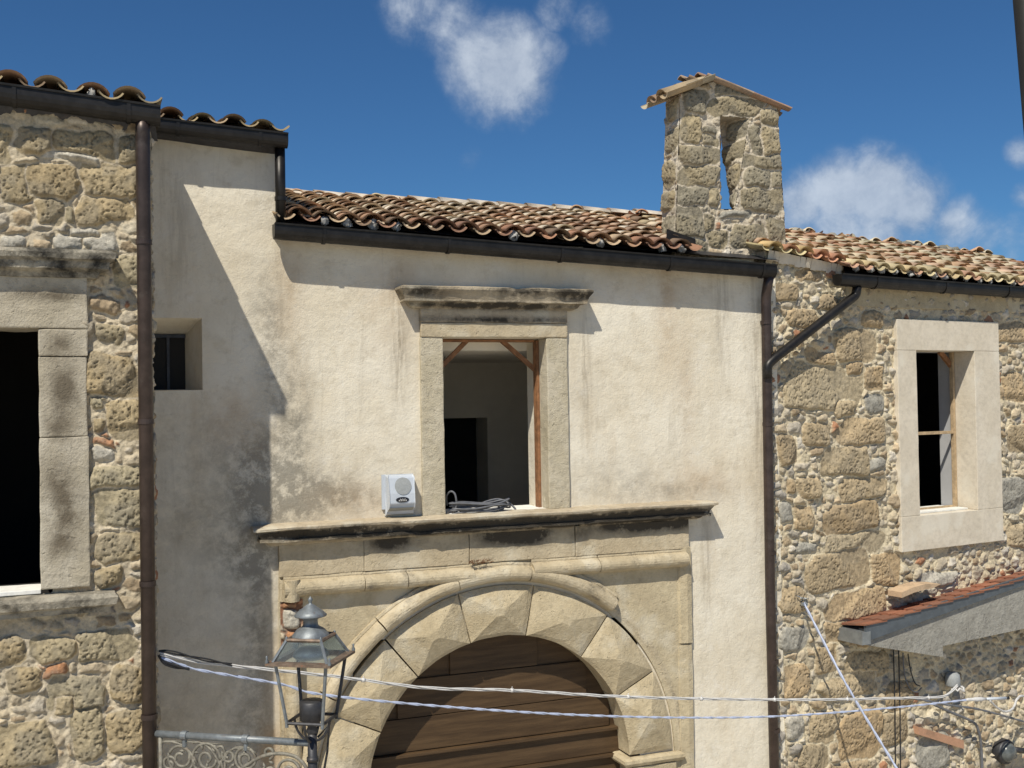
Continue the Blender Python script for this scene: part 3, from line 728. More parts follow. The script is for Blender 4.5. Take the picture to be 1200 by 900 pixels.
# plain spandrel panel with arched cut-out
def spandrel():
    mb = MB(); n = 40; y = -.022; pts = []
    x0, x1, zt = PX0+.008, PX1-.01, zf0+.002
    vs, fs = [], []
    k = 48
    for i in range(k+1):
        a = math.pi*i/k; c, s_ = math.cos(a), math.sin(a)
        p = (ARC[0]+(RO+.02)*c, ARC[1]+(RO+.02)*s_)
        # ray to the rectangle
        t = 1e9
        if c > 1e-6: t = min(t, (x1-ARC[0])/c)
        if c < -1e-6: t = min(t, (x0-ARC[0])/c)
        if s_ > 1e-6: t = min(t, (zt-ARC[1])/s_)
        q = (ARC[0]+t*c, ARC[1]+t*s_)
        vs += [(p[0], y, p[1]), (q[0], y, q[1]), (p[0], .02, p[1]), (q[0], .02, q[1])]
    for i in range(k):
        a, b = 4*i, 4*(i+1)
        fs += [(a, a+1, b+1, b), (a+1, a+3, b+3, b+1), (a, b, b+2, a+2)]
    # corners
    for cx in (x0, x1):
        j = min(range(k), key=lambda i: abs((vs[4*i+1][0]-cx))+abs(vs[4*i+1][2]-zt))
    mb.add(vs, fs)
    for cx, sg in ((x1, 0), (x0, 1)):
        ids = [i for i in range(k+1)]
        on_side = [i for i in ids if abs(vs[4*i+1][0]-cx) < 1e-4]; on_top = [i for i in ids if abs(vs[4*i+1][2]-zt) < 1e-4]
        a = (max(on_side) if sg == 0 else min(on_side)); b = (min(on_top) if sg == 0 else max(on_top))
        mb.add([vs[4*a+1], (cx, y, zt), vs[4*b+1]], [(0, 1, 2)])
    # below the springing
    for xa, xb in ((x0, ARC[0]-RO-.02), (ARC[0]+RO+.02, x1)):
        mb.box(xa, xb, y, .02, GROUND, ARC[1])
    return mb.build('spandrel', MAT['panel'], pt)
spandrel()
def sweep(name, mat, parent, path, prof, seed=0, amp=.006, cap=True):
    """path: list of (pos(x,z), normal(x,z)) ; prof: (n offset, projection)"""
    vs, fs = [], []; k = len(prof)
    for (x, z), (nx, nz_) in path:
        for a, p in prof:
            q = Vector((x+nx*a, -p, z+nz_*a)); q += mnoise.noise_vector(Vector((q.x*6+seed, q.z*6, p*9)))*amp+mnoise.noise_vector(Vector((q.x*22, q.z*22, p*20+seed)))*amp*.5
            vs.append(q)
    for i in range(len(path)-1):
        for j in range(k-1): fs.append((i*k+j, i*k+j+1, (i+1)*k+j+1, (i+1)*k+j))
    if cap: fs += [tuple(range(k)), tuple((len(path)-1)*k+j for j in range(k))[::-1]]
    mb = MB(); mb.add(vs, fs); return mb.build(name, mat, parent)
# roll: small fillet outside, then a fat half round
rollp = [(.105, -.03), (.105, .045), (.085, .052), (.075, .05)]+[(.07*math.cos(math.pi*k/9)+.0,   .058+.078*math.sin(math.pi*k/9)) for k in range(1, 9)]+[(-.075, .045), (-.078, -.03)]
def arc_path(a0, a1, r_, n):
    return [((ARC[0]+r_*math.cos(a), ARC[1]+r_*math.sin(a)), (math.cos(a), math.sin(a))) for a in [R(a0+(a1-a0)*i/n) for i in range(n+1)]]
RC = RO+.105
for i, (a, b) in enumerate(((178, 151), (150.6, 128), (127.7, 104), (103.7, 82), (81.7, 53))):
    sweep('arch_moulding', MAT['roll'], pt, arc_path(a, b, RC, 16), rollp, seed=i*3)
thinp = [(.09, -.03), (.09, .012), (-.02, .03), (-.07, .018), (-.075, -.03)]
sweep('arch_moulding', MAT['roll'], pt, arc_path(52.5, 28, RC, 14), thinp, seed=31)
sweep('arch_moulding', MAT['roll'], pt, arc_path(27.5, 0, RC, 14), thinp, seed=35)
zr = W(400, 686, -.08).z
def line_path(x0, z0, x1, z1, n=12, nrm=(0, 1)): return [((x0+(x1-x0)*i/n, z0+(z1-z0)*i/n), nrm) for i in range(n+1)]
for i, (a, b) in enumerate(((PX0+.05, W(424, 680).x), (W(425, 680).x, W(474, 680).x), (W(475, 680).x, ARC[0]-.30), (ARC[0]+.30, W(697, 650).x), (W(698, 650).x, W(803, 640).x-.03))):
    sweep('label_moulding', MAT['roll'], pt, line_path(a, zr, b, zr), rollp, seed=50+i)
# down turned ends at both sides
sweep('label_moulding', MAT['roll'], pt, line_path(PX0+.12, zr+.08, PX0+.12, zr-.11, 5, (-1, 0)), rollp, seed=60)
sweep('label_moulding', MAT['roll'], pt, line_path(PX0+.12, -2.15, PX0+.12, -5.0, 30, (-1, 0)), rollp, seed=61)
sweep('side_moulding', MAT['panel'], pt, line_path(PX1-.10, zr+.12, PX1-.10, W(800, 755).z+.02, 20, (1, 0)), [(.085, -.02), (.085, .05), (.03, .062), (-.04, .045), (-.085, -.01)], seed=62)
sweep('side_moulding', MAT['panel'], pt, line_path(PX1-.10, W(800, 755).z, PX1-.10, GROUND, 30, (1, 0)), [(.085, -.02), (.085, .045), (.03, .05), (-.06, .035), (-.085, -.01)], seed=63)
# broken rubble core showing at the upper left
parts = []
x0b, x1b = PX0+.02, PX0+.22
patch(parts, (0, -.03, 0), (1, 0, 0), (0, 0, 1), (0, -1, 0), x0b, x1b, -2.18, zr-.10, .008, [((x0b+x1b)/2, zr-.28, .13, .17, 'w'), ((x0b+x1b)/2, zr-.14, .14, .06, 'b'), ((x0b+x1b)/2+.02, zr-.42, .13, .07, 'b')],
      cw=.08, ch=.06, seed=77, H0=.04, HB=.06, mortar=(.25, .12, .07), brick=.4)
build_parts('broken_rubble', parts, MAT['masonry'], pt)
# faceted voussoirs
J = [0.5, 27.2, 52.0, 79.6, 104.2, 129.6, 155.4, 180]
for i, (a0, a1) in enumerate(zip(J, J[1:])):
    g0 = .25; n = 10; rim = []
    A0, A1 = R(a0+g0), R(a1-g0); ri, ro = RI, RO-.01
    for k in range(n+1): a = A0+(A1-A0)*k/n; rim.append((ro, a))
    for k in range(1, 6): rim.append((ro+(ri-ro)*k/6, A1))
    for k in range(n+1): a = A1+(A0-A1)*k/n; rim.append((ri, a))
    for k in range(1, 6): rim.append((ri+(ro-ri)*k/6, A0))
    def pos(r_, a, y): return Vector((ARC[0]+r_*math.cos(a), y, ARC[1]+r_*math.sin(a)))
    yb, ya = -.035, -.125; rmid, amid = (ri+ro)/2, (A0+A1)/2
    vs = []; m = len(rim); rings = 7
    for q in range(rings):
        t = q/rings
        for r_, a in rim:
            b = pos(r_, a, yb); c = pos(rmid, amid, ya)
            v = b.lerp(c, t)
            # straighten facets: curved edges flatten towards the apex
            v += mnoise.noise_vector(v*7)*.004
            if q == 0: v.y += .008
            vs.append(v)
    vs.append(pos(rmid, amid, ya+.012)); fs = []
    for q in range(rings-1):
        for k in range(m): fs.append((q*m+k, q*m+(k+1) % m, (q+1)*m+(k+1) % m, (q+1)*m+k))
    for k in range(m): fs.append(((rings-1)*m+k, (rings-1)*m+(k+1) % m, rings*m))
    # sides back into the wall; the soffit is the reveal
    b0 = len(vs)
    for r_, a in rim: vs.append(pos(r_, a, .26))
    for k in range(m): fs.append((b0+k, b0+(k+1) % m, (k+1) % m, k))
    mb = MB(); mb.add(vs, fs); mb.build('voussoir', MAT['portal'], pt)
# imposts and piers
imp = [(-.02, .05), (.05, .05), (.085, .03), (.09, .0), (.07, -.03), (.03, -.05), (-.02, -.05)]
for sgn, nm in ((1, 'r'), (-1, 'l')):
    xa, xb = (ARC[0]+RI, ARC[0]+RO+.02) if sgn > 0 else (ARC[0]-RO-.02, ARC[0]-RI)
    profile_run('impost', MAT['portal'], pt, xa+.0, xb, imp, ARC[1]-.055, seed=5, back=.25, amp=.005)
    rough_box('pier', MAT['portal'], pt, xa+.01, xb, -.06, .26, GROUND, ARC[1]-.10, seed=8)
# --- door
def door():
    mb = MB(); n = 40; y = .25; zb = GROUND
    top = []
    vs = [(ARC[0]-RI-.05, y, zb), (ARC[0]+RI+.05, y, zb)]
    for i in range(n+1): a = math.pi*i/n; vs.append((ARC[0]+(RI+.05)*math.cos(a), y, ARC[1]+(RI+.05)*math.sin(a)))
    mb.add(vs, [tuple(range(len(vs)))])
    d = mb.build('door', MAT['door'], house); tag(d, 'dark brown boarded timber double door within the arch')
    def plank(z0, z1, yf, nm='board', th=.03):
        zm = max(abs(z0-ARC[1]), abs(z1-ARC[1])) if z0 > ARC[1] else 0
        hw = math.sqrt(max(0, (RI+.03)**2-zm**2)) if z0 > ARC[1] else RI+.03
        return rough_box(nm, MAT['door'], d, ARC[0]-hw, ARC[0]+hw, yf, y-.002, z0, z1, bev=.004, amp=.0015, step=.25, seed=z0)
    z = -4.8
    lines = [W(600, 866, .22).z, W(600, 827, .22).z, W(600, 790, .22).z]
    plank(lines[0]-.03, lines[0]+.0, .17, 'rail'); plank(lines[0]-.30, lines[0]-.27, .17, 'rail')
    plank(lines[0]-.265, lines[0]-.035, .215); plank(lines[0]+.008, lines[1]-.004, .225); plank(lines[1]+.004, lines[1]+.36, .222)
    plank(lines[1]+.368, lines[1]+.7, .225)
    for k in range(5): plank(lines[0]-.30-.36*(k+1)+.01, lines[0]-.305-.36*k, .22)
door()

# --- roofs and gutters of the plastered house
gA, gB = W(321, 262, -.2), W(911, 311, -.2); zgl, zgr = gA.z, gB.z
g = gutter(house, (gA.x, -.17, gA.z), (gB.x-.03, -.17, gB.z), (0, -1, 0), .14, .135, brackets=(.085, .31, .53, .76, .97))
eL, eR = W(338, 253, -.13), W(800, 290, -.13)
rL, rR = Vector((1.3, 2.0, W(338, 228, 2.).z)), Vector((7.3, 2.0, W(775, 254, 2.).z-.0))
slope_e = (eR.z-eL.z)/(eR.x-eL.x)
XE = 5.78
CPAL = [(.60, .48, .34), (.66, .57, .44), (.56, .42, .29), (.48, .30, .19), (.68, .60, .48), (.46, .36, .26), (.62, .47, .34), (.34, .23, .16), (.64, .54, .4), (.56, .39, .27)]
EP = [(.34, .18, .11), (.40, .24, .15), (.27, .15, .10), (.46, .34, .22), (.22, .15, .10)]
LPAL = [(.24, .19, .11), (.30, .23, .13), (.20, .14, .09), (.17, .14, .09), (.34, .25, .16), (.26, .15, .09)]
coppi('roof', house, (1.66, -.12, eL.z-.04), (XE, -.12, eL.z+slope_e*(XE-eL.x)-.04), (1.66, 2.0, rL.z-.05), (XE, 2.0, W(700, 250, 2.).z-.07), 18, 12, seed=3, eave_pal=EP, pal=CPAL)
coppi('roof', house, (XE+.2, .55, eL.z+slope_e*(XE-eL.x)+.20), (6.9, .55, eL.z+slope_e*(6.9-eL.x)+.20), (XE+.2, 2.0, W(700, 250, 2.).z-.07), (7.2, 2.0, W(700, 250, 2.).z-.11), 5, 6, seed=5)
ridge_caps('ridge_tiles', house, (1.62, 2.02, W(338, 228, 2.).z), (7.3, 2.02, W(775, 254, 2.).z), .11, 16, 5, [(.60, .52, .42), (.62, .55, .46), (.5, .36, .26), (.58, .47, .35)])
mb = MB()
mb.add([(1.6, -.1, eL.z-.05), (XR, -.1, eL.z-.05+slope_e*5.2), (XR, 2.0, rL.z-.12), (1.6, 2.0, rL.z-.10)], [(0, 1, 2, 3)])
mb.add([(1.6, 2.0, rL.z-.10), (XR, 2.0, rL.z-.12), (XR, 4.5, 1.5), (1.6, 4.5, 1.5)], [(0, 1, 2, 3)])
mb.build('roof_boards', MAT['iron_dark'], house)
coppi('rear_roof', house, (XR, 4.6, 1.55), (1.6, 4.6, 1.55), (XR, 2.05, rR.z-.07), (1.6, 2.05, rL.z-.07), 24, 7, seed=9)
# eaves lining under the gutter
mb = MB(); mb.add([(gA.x+.02, -.09, gA.z-.06), (gB.x, -.09, gB.z-.06), (gB.x, .012, gB.z-.10), (gA.x+.02, .012, gA.z-.10)], [(0, 1, 2, 3)])
mb.add([(gA.x+.02, -.09, gA.z-.06), (gB.x, -.09, gB.z-.06), (gB.x, -.09, gB.z+.02), (gA.x+.02, -.09, gA.z+.02)], [(0, 1, 2, 3)])
mb.build('eaves_board', MAT['iron_dark'], house)
# flashing by the bell gable
mb = MB(); mb.add([W(781, 268, .08), W(815, 280, .08), W(815, 296, -.05), W(781, 287, -.05)], [(0, 1, 2, 3)]); mb.build('flashing', MAT['gutter'], house)
# raised part
hA, hB = W(188, 136, -.22), W(340, 158, -.22)
g = gutter(house, (.35, -.18, hA.z-.012), (hB.x-.02, -.18, hB.z+.005), (0, -1, 0), .13, .12, brackets=(.3, .82))
sl_h = (hB.z-hA.z)/(hB.x-hA.x)
coppi('raised_roof', house, (.30, -.2, hA.z-.02), (1.60, -.2, hB.z+.015), (.3, 2.0, hA.z+.30), (1.6, 2.0, hB.z+.33), 5, 6, seed=21, pal=LPAL, eave_pal=LPAL, tiltk=.01, r=.088)
mb = MB(); mb.add([(XL, -.1, hA.z-.06), (XH, -.1, hB.z-.03), (XH, 2, hB.z+.24), (XL, 2, hA.z+.26)], [(0, 1, 2, 3)])
mb.add([(XL, 2, hA.z+.26), (XH, 2, hB.z+.24), (XH, 4.5, 2.36), (XL, 4.5, 2.36)], [(0, 1, 2, 3)])
mb.add([(XH, 0, 2.3), (XH, 4.5, 2.3), (XH, 2, hB.z+.24)], [(0, 1, 2)])
mb.add([(XL, -.10, hA.z-.06), (XH, -.10, hB.z-.04), (XH, .012, hB.z-.14), (XL, .012, hA.z-.14)], [(0, 1, 2, 3)])
mb.build('raised_roof_boards', MAT['iron_dark'], house)
px = W(328, 200, -.12).x
downpipe(house, [(px, -.13, hB.z-.05), (px, -.13, W(328, 262, -.12).z-.02)], .046, [((px, -.13, W(328, 233, -.13).z), (0, 0, 1))], mat='gutter')
px, px2 = W(897, 350, -.08).x, W(903, 700, -.08).x
cl = [((px+(px2-px)*.5, -.09, W(900, q, -.09).z), (0, 0, 1)) for q in (378, 497, 648, 776, 857)]
downpipe(house, [(px, -.16, gB.z-.10), (px, -.09, gB.z-.30), (px2-.01, -.09, -2.), (px2, -.09, GROUND)], .052, cl)

# --- bell gable on the roof
bell = empty('bell_gable', (6.4, .2, 1.3)); bell.parent = house; bell.location = Vector((6.4, .2, 1.3))-house.location
tag(bell, 'rubble stone bell gable with a tall open slot and small tiled gable top')
TY = .12; TT = .30
P = lambda a, b: (W(a, b, TY).x, W(a, b, TY).z)
bl, br = P(791, 285), P(921, 285); tl, tr, ap = P(797, 110), P(911, 126), P(838, 93)
h0, h1, h2, h3 = P(844, 136), P(878, 137), P(861, 245), P(844, 245)
ztower0 = 1.28
def lin(z, a, b): return a[0]+(b[0]-a[0])*(z-a[1])/(b[1]-a[1])
kt_, kb_ = W(842, 137, TY+TT), W(858, 245, TY+TT); kt = (kt_.x, kt_.z); kb = (kb_.x, kb_.z)
def inside_t(S, T, back=False):
    left = S-(bl[0]+(tl[0]-bl[0])*(T-bl[1])/(tl[1]-bl[1])); right = (br[0]+(tr[0]-br[0])*(T-br[1])/(tr[1]-br[1]))-S
    top = np.where(S < ap[0], tl[1]+(ap[1]-tl[1])*(S-tl[0])/(ap[0]-tl[0]), ap[1]+(tr[1]-ap[1])*(S-ap[0])/(tr[0]-ap[0]))-T
    hl = h3[0]+(h0[0]-h3[0])*(T-h3[1])/(h0[1]-h3[1]); hr = h2[0]+(h1[0]-h2[0])*(T-h2[1])/(h1[1]-h2[1])
    if back: hr = kb[0]+(kt[0]-kb[0])*(T-kb[1])/(kt[1]-kb[1])
    hd = np.maximum(np.maximum(hl-S, S-hr), np.maximum(h3[1]-T, T-h0[1]))
    wob = (fbm(S*14, T*14, 2, 5)-.5)*.02
    return np.minimum(np.minimum(left+wob, right+wob), np.minimum(np.minimum(top, T-ztower0), hd+wob*.6))
tst = [(799, 104, 829, 132), (836, 96, 880, 115), (831, 115, 893, 136), (797, 134, 823, 167), (824, 148, 844, 158), (792, 172, 844, 193), (792, 194, 843, 217), (788, 218, 832, 239), (780, 241, 827, 279),
       (891, 129, 911, 148), (893, 151, 914, 179), (866, 179, 913, 195), (872, 197, 901, 218), (903, 200, 918, 221), (866, 221, 919, 249), (848, 245, 884, 253, 'g'), (859, 263, 897, 291), (900, 255, 921, 284), (827, 249, 842, 271),
       (824, 159, 843, 171), (880, 150, 891, 178), (833, 219, 844, 240), (797, 282, 830, 300), (832, 268, 856, 292)]
tst = rects_to_stones(tst, P)
parts = []
kw = dict(cw=.095, ch=.075, tufa=(.40, .325, .20), tufa2=(.29, .26, .195), mortar=(.66, .575, .45), H0=.03, HB=.038, gl=.35)
patch(parts, (0, TY, 0), (1, 0, 0), (0, 0, 1), (0, -1, 0), bl[0]-.03, br[0]+.03, ztower0, ap[1]+.02, .0075, tst, inside_t, seed=41, **kw)
patch(parts, (0, TY+TT, 0), (1, 0, 0), (0, 0, 1), (0, 1, 0), bl[0]-.03, br[0]+.03, ztower0, ap[1]+.02, .015, [], lambda S, T: inside_t(S, T, True), seed=47, **kw)
def side(a, b, nrm, seed, stones=()):
    d = Vector((b[0]-a[0], 0, b[1]-a[1])); ln = d.length; d.normalize()
    patch(parts, (a[0], TY, a[1]), (0, 1, 0), d, nrm, 0, TT, 0, ln, .0085, list(stones), None, seed=seed, **kw)
bb = (lin(ztower0, bl, tl), ztower0); side(bb, tl, (-1, 0, 0), 42, [(.15, .2, .27, .3), (.14, .58, .24, .22), (.16, .85, .26, .2), (.15, 1.12, .25, .26), (.14, 1.45, .25, .24), (.16, 1.8, .26, .22)])
side((lin(ztower0, br, tr), ztower0), tr, (1, 0, 0), 43)
patch(parts, (0, TY, 0), (0, 1, 0), (0, 0, 1), (-1, 0, 0), 0, TT, h2[1], h1[1], .0085, [(.15, h2[1]+.12, .28, .2), (.15, h2[1]+.38, .28, .22), (.15, h2[1]+.64, .28, .2), (.15, h2[1]+.88, .26, .2)], None, seed=44, **kw)
v_ = parts[-1][0]; zt_ = np.clip((v_[:, 2]-h2[1])/(h1[1]-h2[1]), 0, 1); q_ = np.clip((v_[:, 1]-TY)/TT, 0, 1)
v_[:, 0] += (h2[0]+(h1[0]-h2[0])*zt_)*(1-q_)+(kb[0]+(kt[0]-kb[0])*zt_)*q_
side(h3, h0, (1, 0, 0), 45)
cc = (.42, .37, .29)
flat(parts, [(h0[0], TY, h0[1]), (h1[0], TY, h1[1]), (h1[0], TY+TT, h1[1]), (h0[0], TY+TT, h0[1])], cc)
flat(parts, [(h3[0], TY, h3[1]), (h2[0], TY, h2[1]), (h2[0], TY+TT, h2[1]), (h3[0], TY+TT, h3[1])], cc)
flat(parts, [(tl[0], TY, tl[1]), (ap[0], TY, ap[1]), (ap[0], TY+TT, ap[1]), (tl[0], TY+TT, tl[1])], cc)
flat(parts, [(tr[0], TY, tr[1]), (ap[0], TY, ap[1]), (ap[0], TY+TT, ap[1]), (tr[0], TY+TT, tr[1])], cc)
build_parts('masonry', parts, MAT['tower'], bell)
el = W(779, 114, TY); er = W(918, 129, TY); az = W(833, 91, TY)
BP = [(.46, .37, .24), (.50, .43, .31), (.42, .32, .2), (.38, .26, .17)]
coppi('tile_capping', bell, (el.x, TY-.07+.42, el.z-.03), (el.x, TY-.07, el.z-.03), (az.x, TY+.35, az.z-.04), (az.x, TY-.07, az.z-.04), 2, 2, seed=31, pal=BP, r=.085, jit=1.3)
coppi('tile_capping', bell, (er.x+.02, TY-.03, er.z-.035), (er.x+.02, TY+.36, er.z-.035), (az.x, TY-.03, az.z-.045), (az.x, TY+.36, az.z-.045), 2, 2, seed=33, pal=[(.30, .19, .13), (.34, .25, .18)], r=.06)
ridge_caps('ridge_tile', bell, (az.x+.02, TY-.05, az.z-.045), (az.x+.02, TY+.36, az.z-.045), .08, 1, 3, [(.55, .48, .38)])

# =================================================================== LEFT: stone house
LY = -1.11
left = empty('stone_house', (-1., LY, GROUND), 'rubble stone house at the left with stained grey window surround', 'house')
LX1 = W(181, 500, LY).x; LX0 = -4.5
PL = lambda a, b: (W(a, b, LY).x, W(a, b, LY).z)
lw = dict(x1=PL(46, 500)[0], z0=PL(40, 691)[1], z1=PL(40, 385)[1]); lw['x0'] = lw['x1']-1.05
lst = [(20, 148, 60, 182), (62, 150, 130, 190), (136, 155, 165, 190), (2, 192, 38, 240), (36, 196, 85, 236), (86, 188, 160, 230), (36, 236, 74, 262), (76, 240, 91, 258), (92, 232, 160, 262), (136, 298, 168, 338), (0, 150, 16, 188),
       (110, 384, 150, 405), (103, 415, 168, 462), (104, 466, 130, 482), (124, 465, 172, 511), (107, 493, 122, 509), (108, 514, 140, 524, 'b'), (108, 525, 136, 541, 'w'), (107, 546, 168, 572), (110, 576, 170, 616), (112, 624, 170, 661),
       (113, 664, 146, 684), (84, 738, 168, 774), (32, 746, 80, 776), (-10, 748, 26, 784), (7, 784, 43, 813), (43, 779, 74, 796, 'b'), (50, 792, 126, 834), (134, 776, 170, 826), (84, 830, 122, 886), (-6, 850, 62, 898), (124, 836, 166, 882), (60, 815, 82, 840),
       (54, 181, 112, 190, 'w'), (0, 274, 30, 290, 'w'), (62, 272, 96, 290, 'w'), (96, 270, 140, 292, 'w'), (80, 262, 112, 272, 'w'), (60, 905, 130, 950), (0, 910, 50, 960), (-60, 180, -10, 235), (-60, 790, -15, 840), (-80, 860, -20, 900)]
lst = rects_to_stones(lst, PL)
ZLT = W(90, 120, LY).z
def inside_l(S, T):
    hd = np.maximum(np.maximum(lw['x0']-.06-S, S-lw['x1']-.08), np.maximum(lw['z0']-.03-T, T-lw['z1']-.05))
    return np.minimum(hd+0*S, 1.)+0*S
parts = []
ragf = lambda S, T: np.where(S > LX1-.05, (fbm(T*9, T*3, 3, 3)-.5)*.05+(vn(T*30, T*0, 8)-.5)*.016, 0)
lk = dict(cw=.125, ch=.085, tufa=(.42, .325, .19), tufa2=(.39, .335, .225), mortar=(.64, .545, .395), gl=.35, H0=.034, HB=.042, keep=.88)
patch(parts, (0, LY, 0), (1, 0, 0), (0, 0, 1), (0, -1, 0), -1.35, LX1, -4.1, ZLT, .0075, lst, lambda S, T: np.minimum(inside_l(S, T), np.minimum(LX1-S+.001, .5)), ragf, seed=11, **lk)
patch(parts, (0, LY, 0), (1, 0, 0), (0, 0, 1), (0, -1, 0), LX0, -1.35, -4.1, ZLT, .02, [], seed=11, **lk)
patch(parts, (0, LY, 0), (1, 0, 0), (0, 0, 1), (0, -1, 0), LX0, LX1, GROUND, -4.1, .025, [], seed=11, **lk)
patch(parts, (LX1-.012, LY, 0), (0, 1, 0), (0, 0, 1), (1, 0, 0), 0, 1.22, GROUND, ZLT, .02, [], seed=12, **lk)
for a in ((LX0, LY, 1, 4.),): flat(parts, [(LX0, LY, GROUND), (LX0, 4, GROUND), (LX0, 4, ZLT), (LX0, LY, ZLT)], (.4, .35, .27))
flat(parts, [(LX0, 4, GROUND), (LX1, 4, GROUND), (LX1, 4, ZLT), (LX0, 4, ZLT)], (.4, .35, .27))
build_parts('wall', parts, MAT['masonry'], left)
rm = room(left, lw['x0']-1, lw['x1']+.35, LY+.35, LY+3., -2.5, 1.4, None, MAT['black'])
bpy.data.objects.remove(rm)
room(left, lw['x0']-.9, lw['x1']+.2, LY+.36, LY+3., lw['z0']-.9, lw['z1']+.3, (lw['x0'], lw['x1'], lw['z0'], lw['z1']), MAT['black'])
lwn = empty('window', ((lw['x0']+lw['x1'])/2, LY, lw['z0'])); lwn.parent = left; lwn.location -= left.location
tag(lwn, 'tall dark window with stained grey stone surround, cornice and sill')
sx1 = PL(104, 500)[0]; zz1 = PL(60, 322)[1]
zj = [lw['z0'], PL(70, 512)[1], PL(70, 418)[1], lw['z1']]
for i in range(3):
    rough_box('jamb', MAT['oldjamb'], lwn, lw['x1'], sx1-.008*(i == 1), LY-.05+.006*(i == 1), LY+.36, zj[i]+.003, zj[i+1]-.003, seed=3+i*4, amp=.006, bev=.01)
    rough_box('jamb', MAT['oldjamb'], lwn, lw['x0']-(sx1-lw['x1']), lw['x0'], LY-.05, LY+.36, zj[i]+.003, zj[i+1]-.003, seed=43+i*4, amp=.006, bev=.01)
rough_box('lintel', MAT['oldjamb'], lwn, lw['x0']-(sx1-lw['x1']), sx1, LY-.055, LY+.36, lw['z1'], zz1, seed=31, amp=.005)
cw0, cw1 = lw['x0']-(sx1-lw['x1'])-.0, sx1
fy = lambda v: Vector((v.x, v.y+LY, v.z))
zc0 = W(70, 292, LY-.2).z
cprof = [(-.02, .02), (.17, .01), (.20, -.02), (.195, -.06), (.16, -.08), (.15, -.13), (.09, -.15), (.07, -.19), (-.02, -.2)]
profile_run('cornice', MAT['oldcornice'], lwn, cw0, cw1+.0, cprof, zc0, fr=fy, seed=8, chips=1, amp=.007)
sp = [(-.02, .02), (.14, .01), (.16, -.02), (.15, -.07), (.11, -.09), (.10, -.13), (-.02, -.14)]
profile_run('sill', MAT['oldcornice'], lwn, cw0-.02, cw1+.03, sp, W(60, 702, LY-.15).z, fr=fy, seed=18, chips=.6, amp=.006)
rough_box('threshold', MAT['paint_white'], lwn, lw['x0'], lw['x1'], LY-.02, LY+.3, lw['z0']-.03, lw['z0']+.0, bev=.004)
# gutter, roof, pipe
a_, b_ = W(0, 98, LY-.18), W(188, 125, LY-.18)
sg = (b_.z-a_.z)/(b_.x-a_.x)
gx1 = b_.x-.0
gutter(left, (LX0, LY-.12, a_.z+sg*(LX0-a_.x)), (gx1, LY-.12, b_.z), (0, -1, 0), .15, .14, brackets=(.55, .8, .955))
ze = lambda x: a_.z+sg*(x-a_.x)
coppi('roof', left, (LX0, LY-.15, ze(LX0)-.005), (.47, LY-.15, ze(.47)-.005), (LX0, 1.6, ze(LX0)+.2), (.47, 1.6, ze(.47)+.2), 18, 8, seed=12, pal=LPAL, eave_pal=LPAL, tiltk=.01, r=.098)
coppi('rear_roof', left, (.54, 4.3, ZLT+.1), (LX0, 4.3, ZLT+.1), (.54, 1.62, ze(.54)+.26), (LX0, 1.62, ze(LX0)+.26), 18, 7, seed=13)
mb = MB()
mb.add([(LX0, LY-.1, ze(LX0)-.04), (LX1+.02, LY-.06, ze(LX1)-.04), (LX1+.02, 1.6, ze(LX1)+.14), (LX0, 1.6, ze(LX0)+.2)], [(0, 1, 2, 3)])
mb.add([(LX0, 1.6, ze(LX0)+.14), (LX1+.02, 1.6, ze(LX1)+.14), (LX1+.05, 4.2, ZLT), (LX0, 4.2, ZLT)], [(0, 1, 2, 3)])
mb.add([(LX0, LY-.1, ze(LX0)-.04), (LX1+.02, LY-.06, ze(LX1)-.04), (LX1+.05, LY+.03, ze(LX1)-.22), (LX0, LY+.03, ze(LX0)-.22)], [(0, 1, 2, 3)])
mb.add([(LX1+.02, LY-.06, ze(LX1)-.04), (LX1+.02, 1.6, ze(LX1)+.14), (LX1+.05, 4.2, ZLT), (LX1+.05, LY, ZLT-.15)], [(0, 1, 2, 3)])
mb.build('roof_boards', MAT['iron_dark'], left)
px = W(171, 500, LY-.09).x
downpipe(left, [(px, LY-.12, b_.z-.10), (px, LY-.10, b_.z-.24), (px, LY-.10, GROUND)], .053, [((px, LY-.10, W(172, q, LY-.1).z), (0, 0, 1)) for q in (284, 494, 684, 840)])
# old beam ends under the eaves

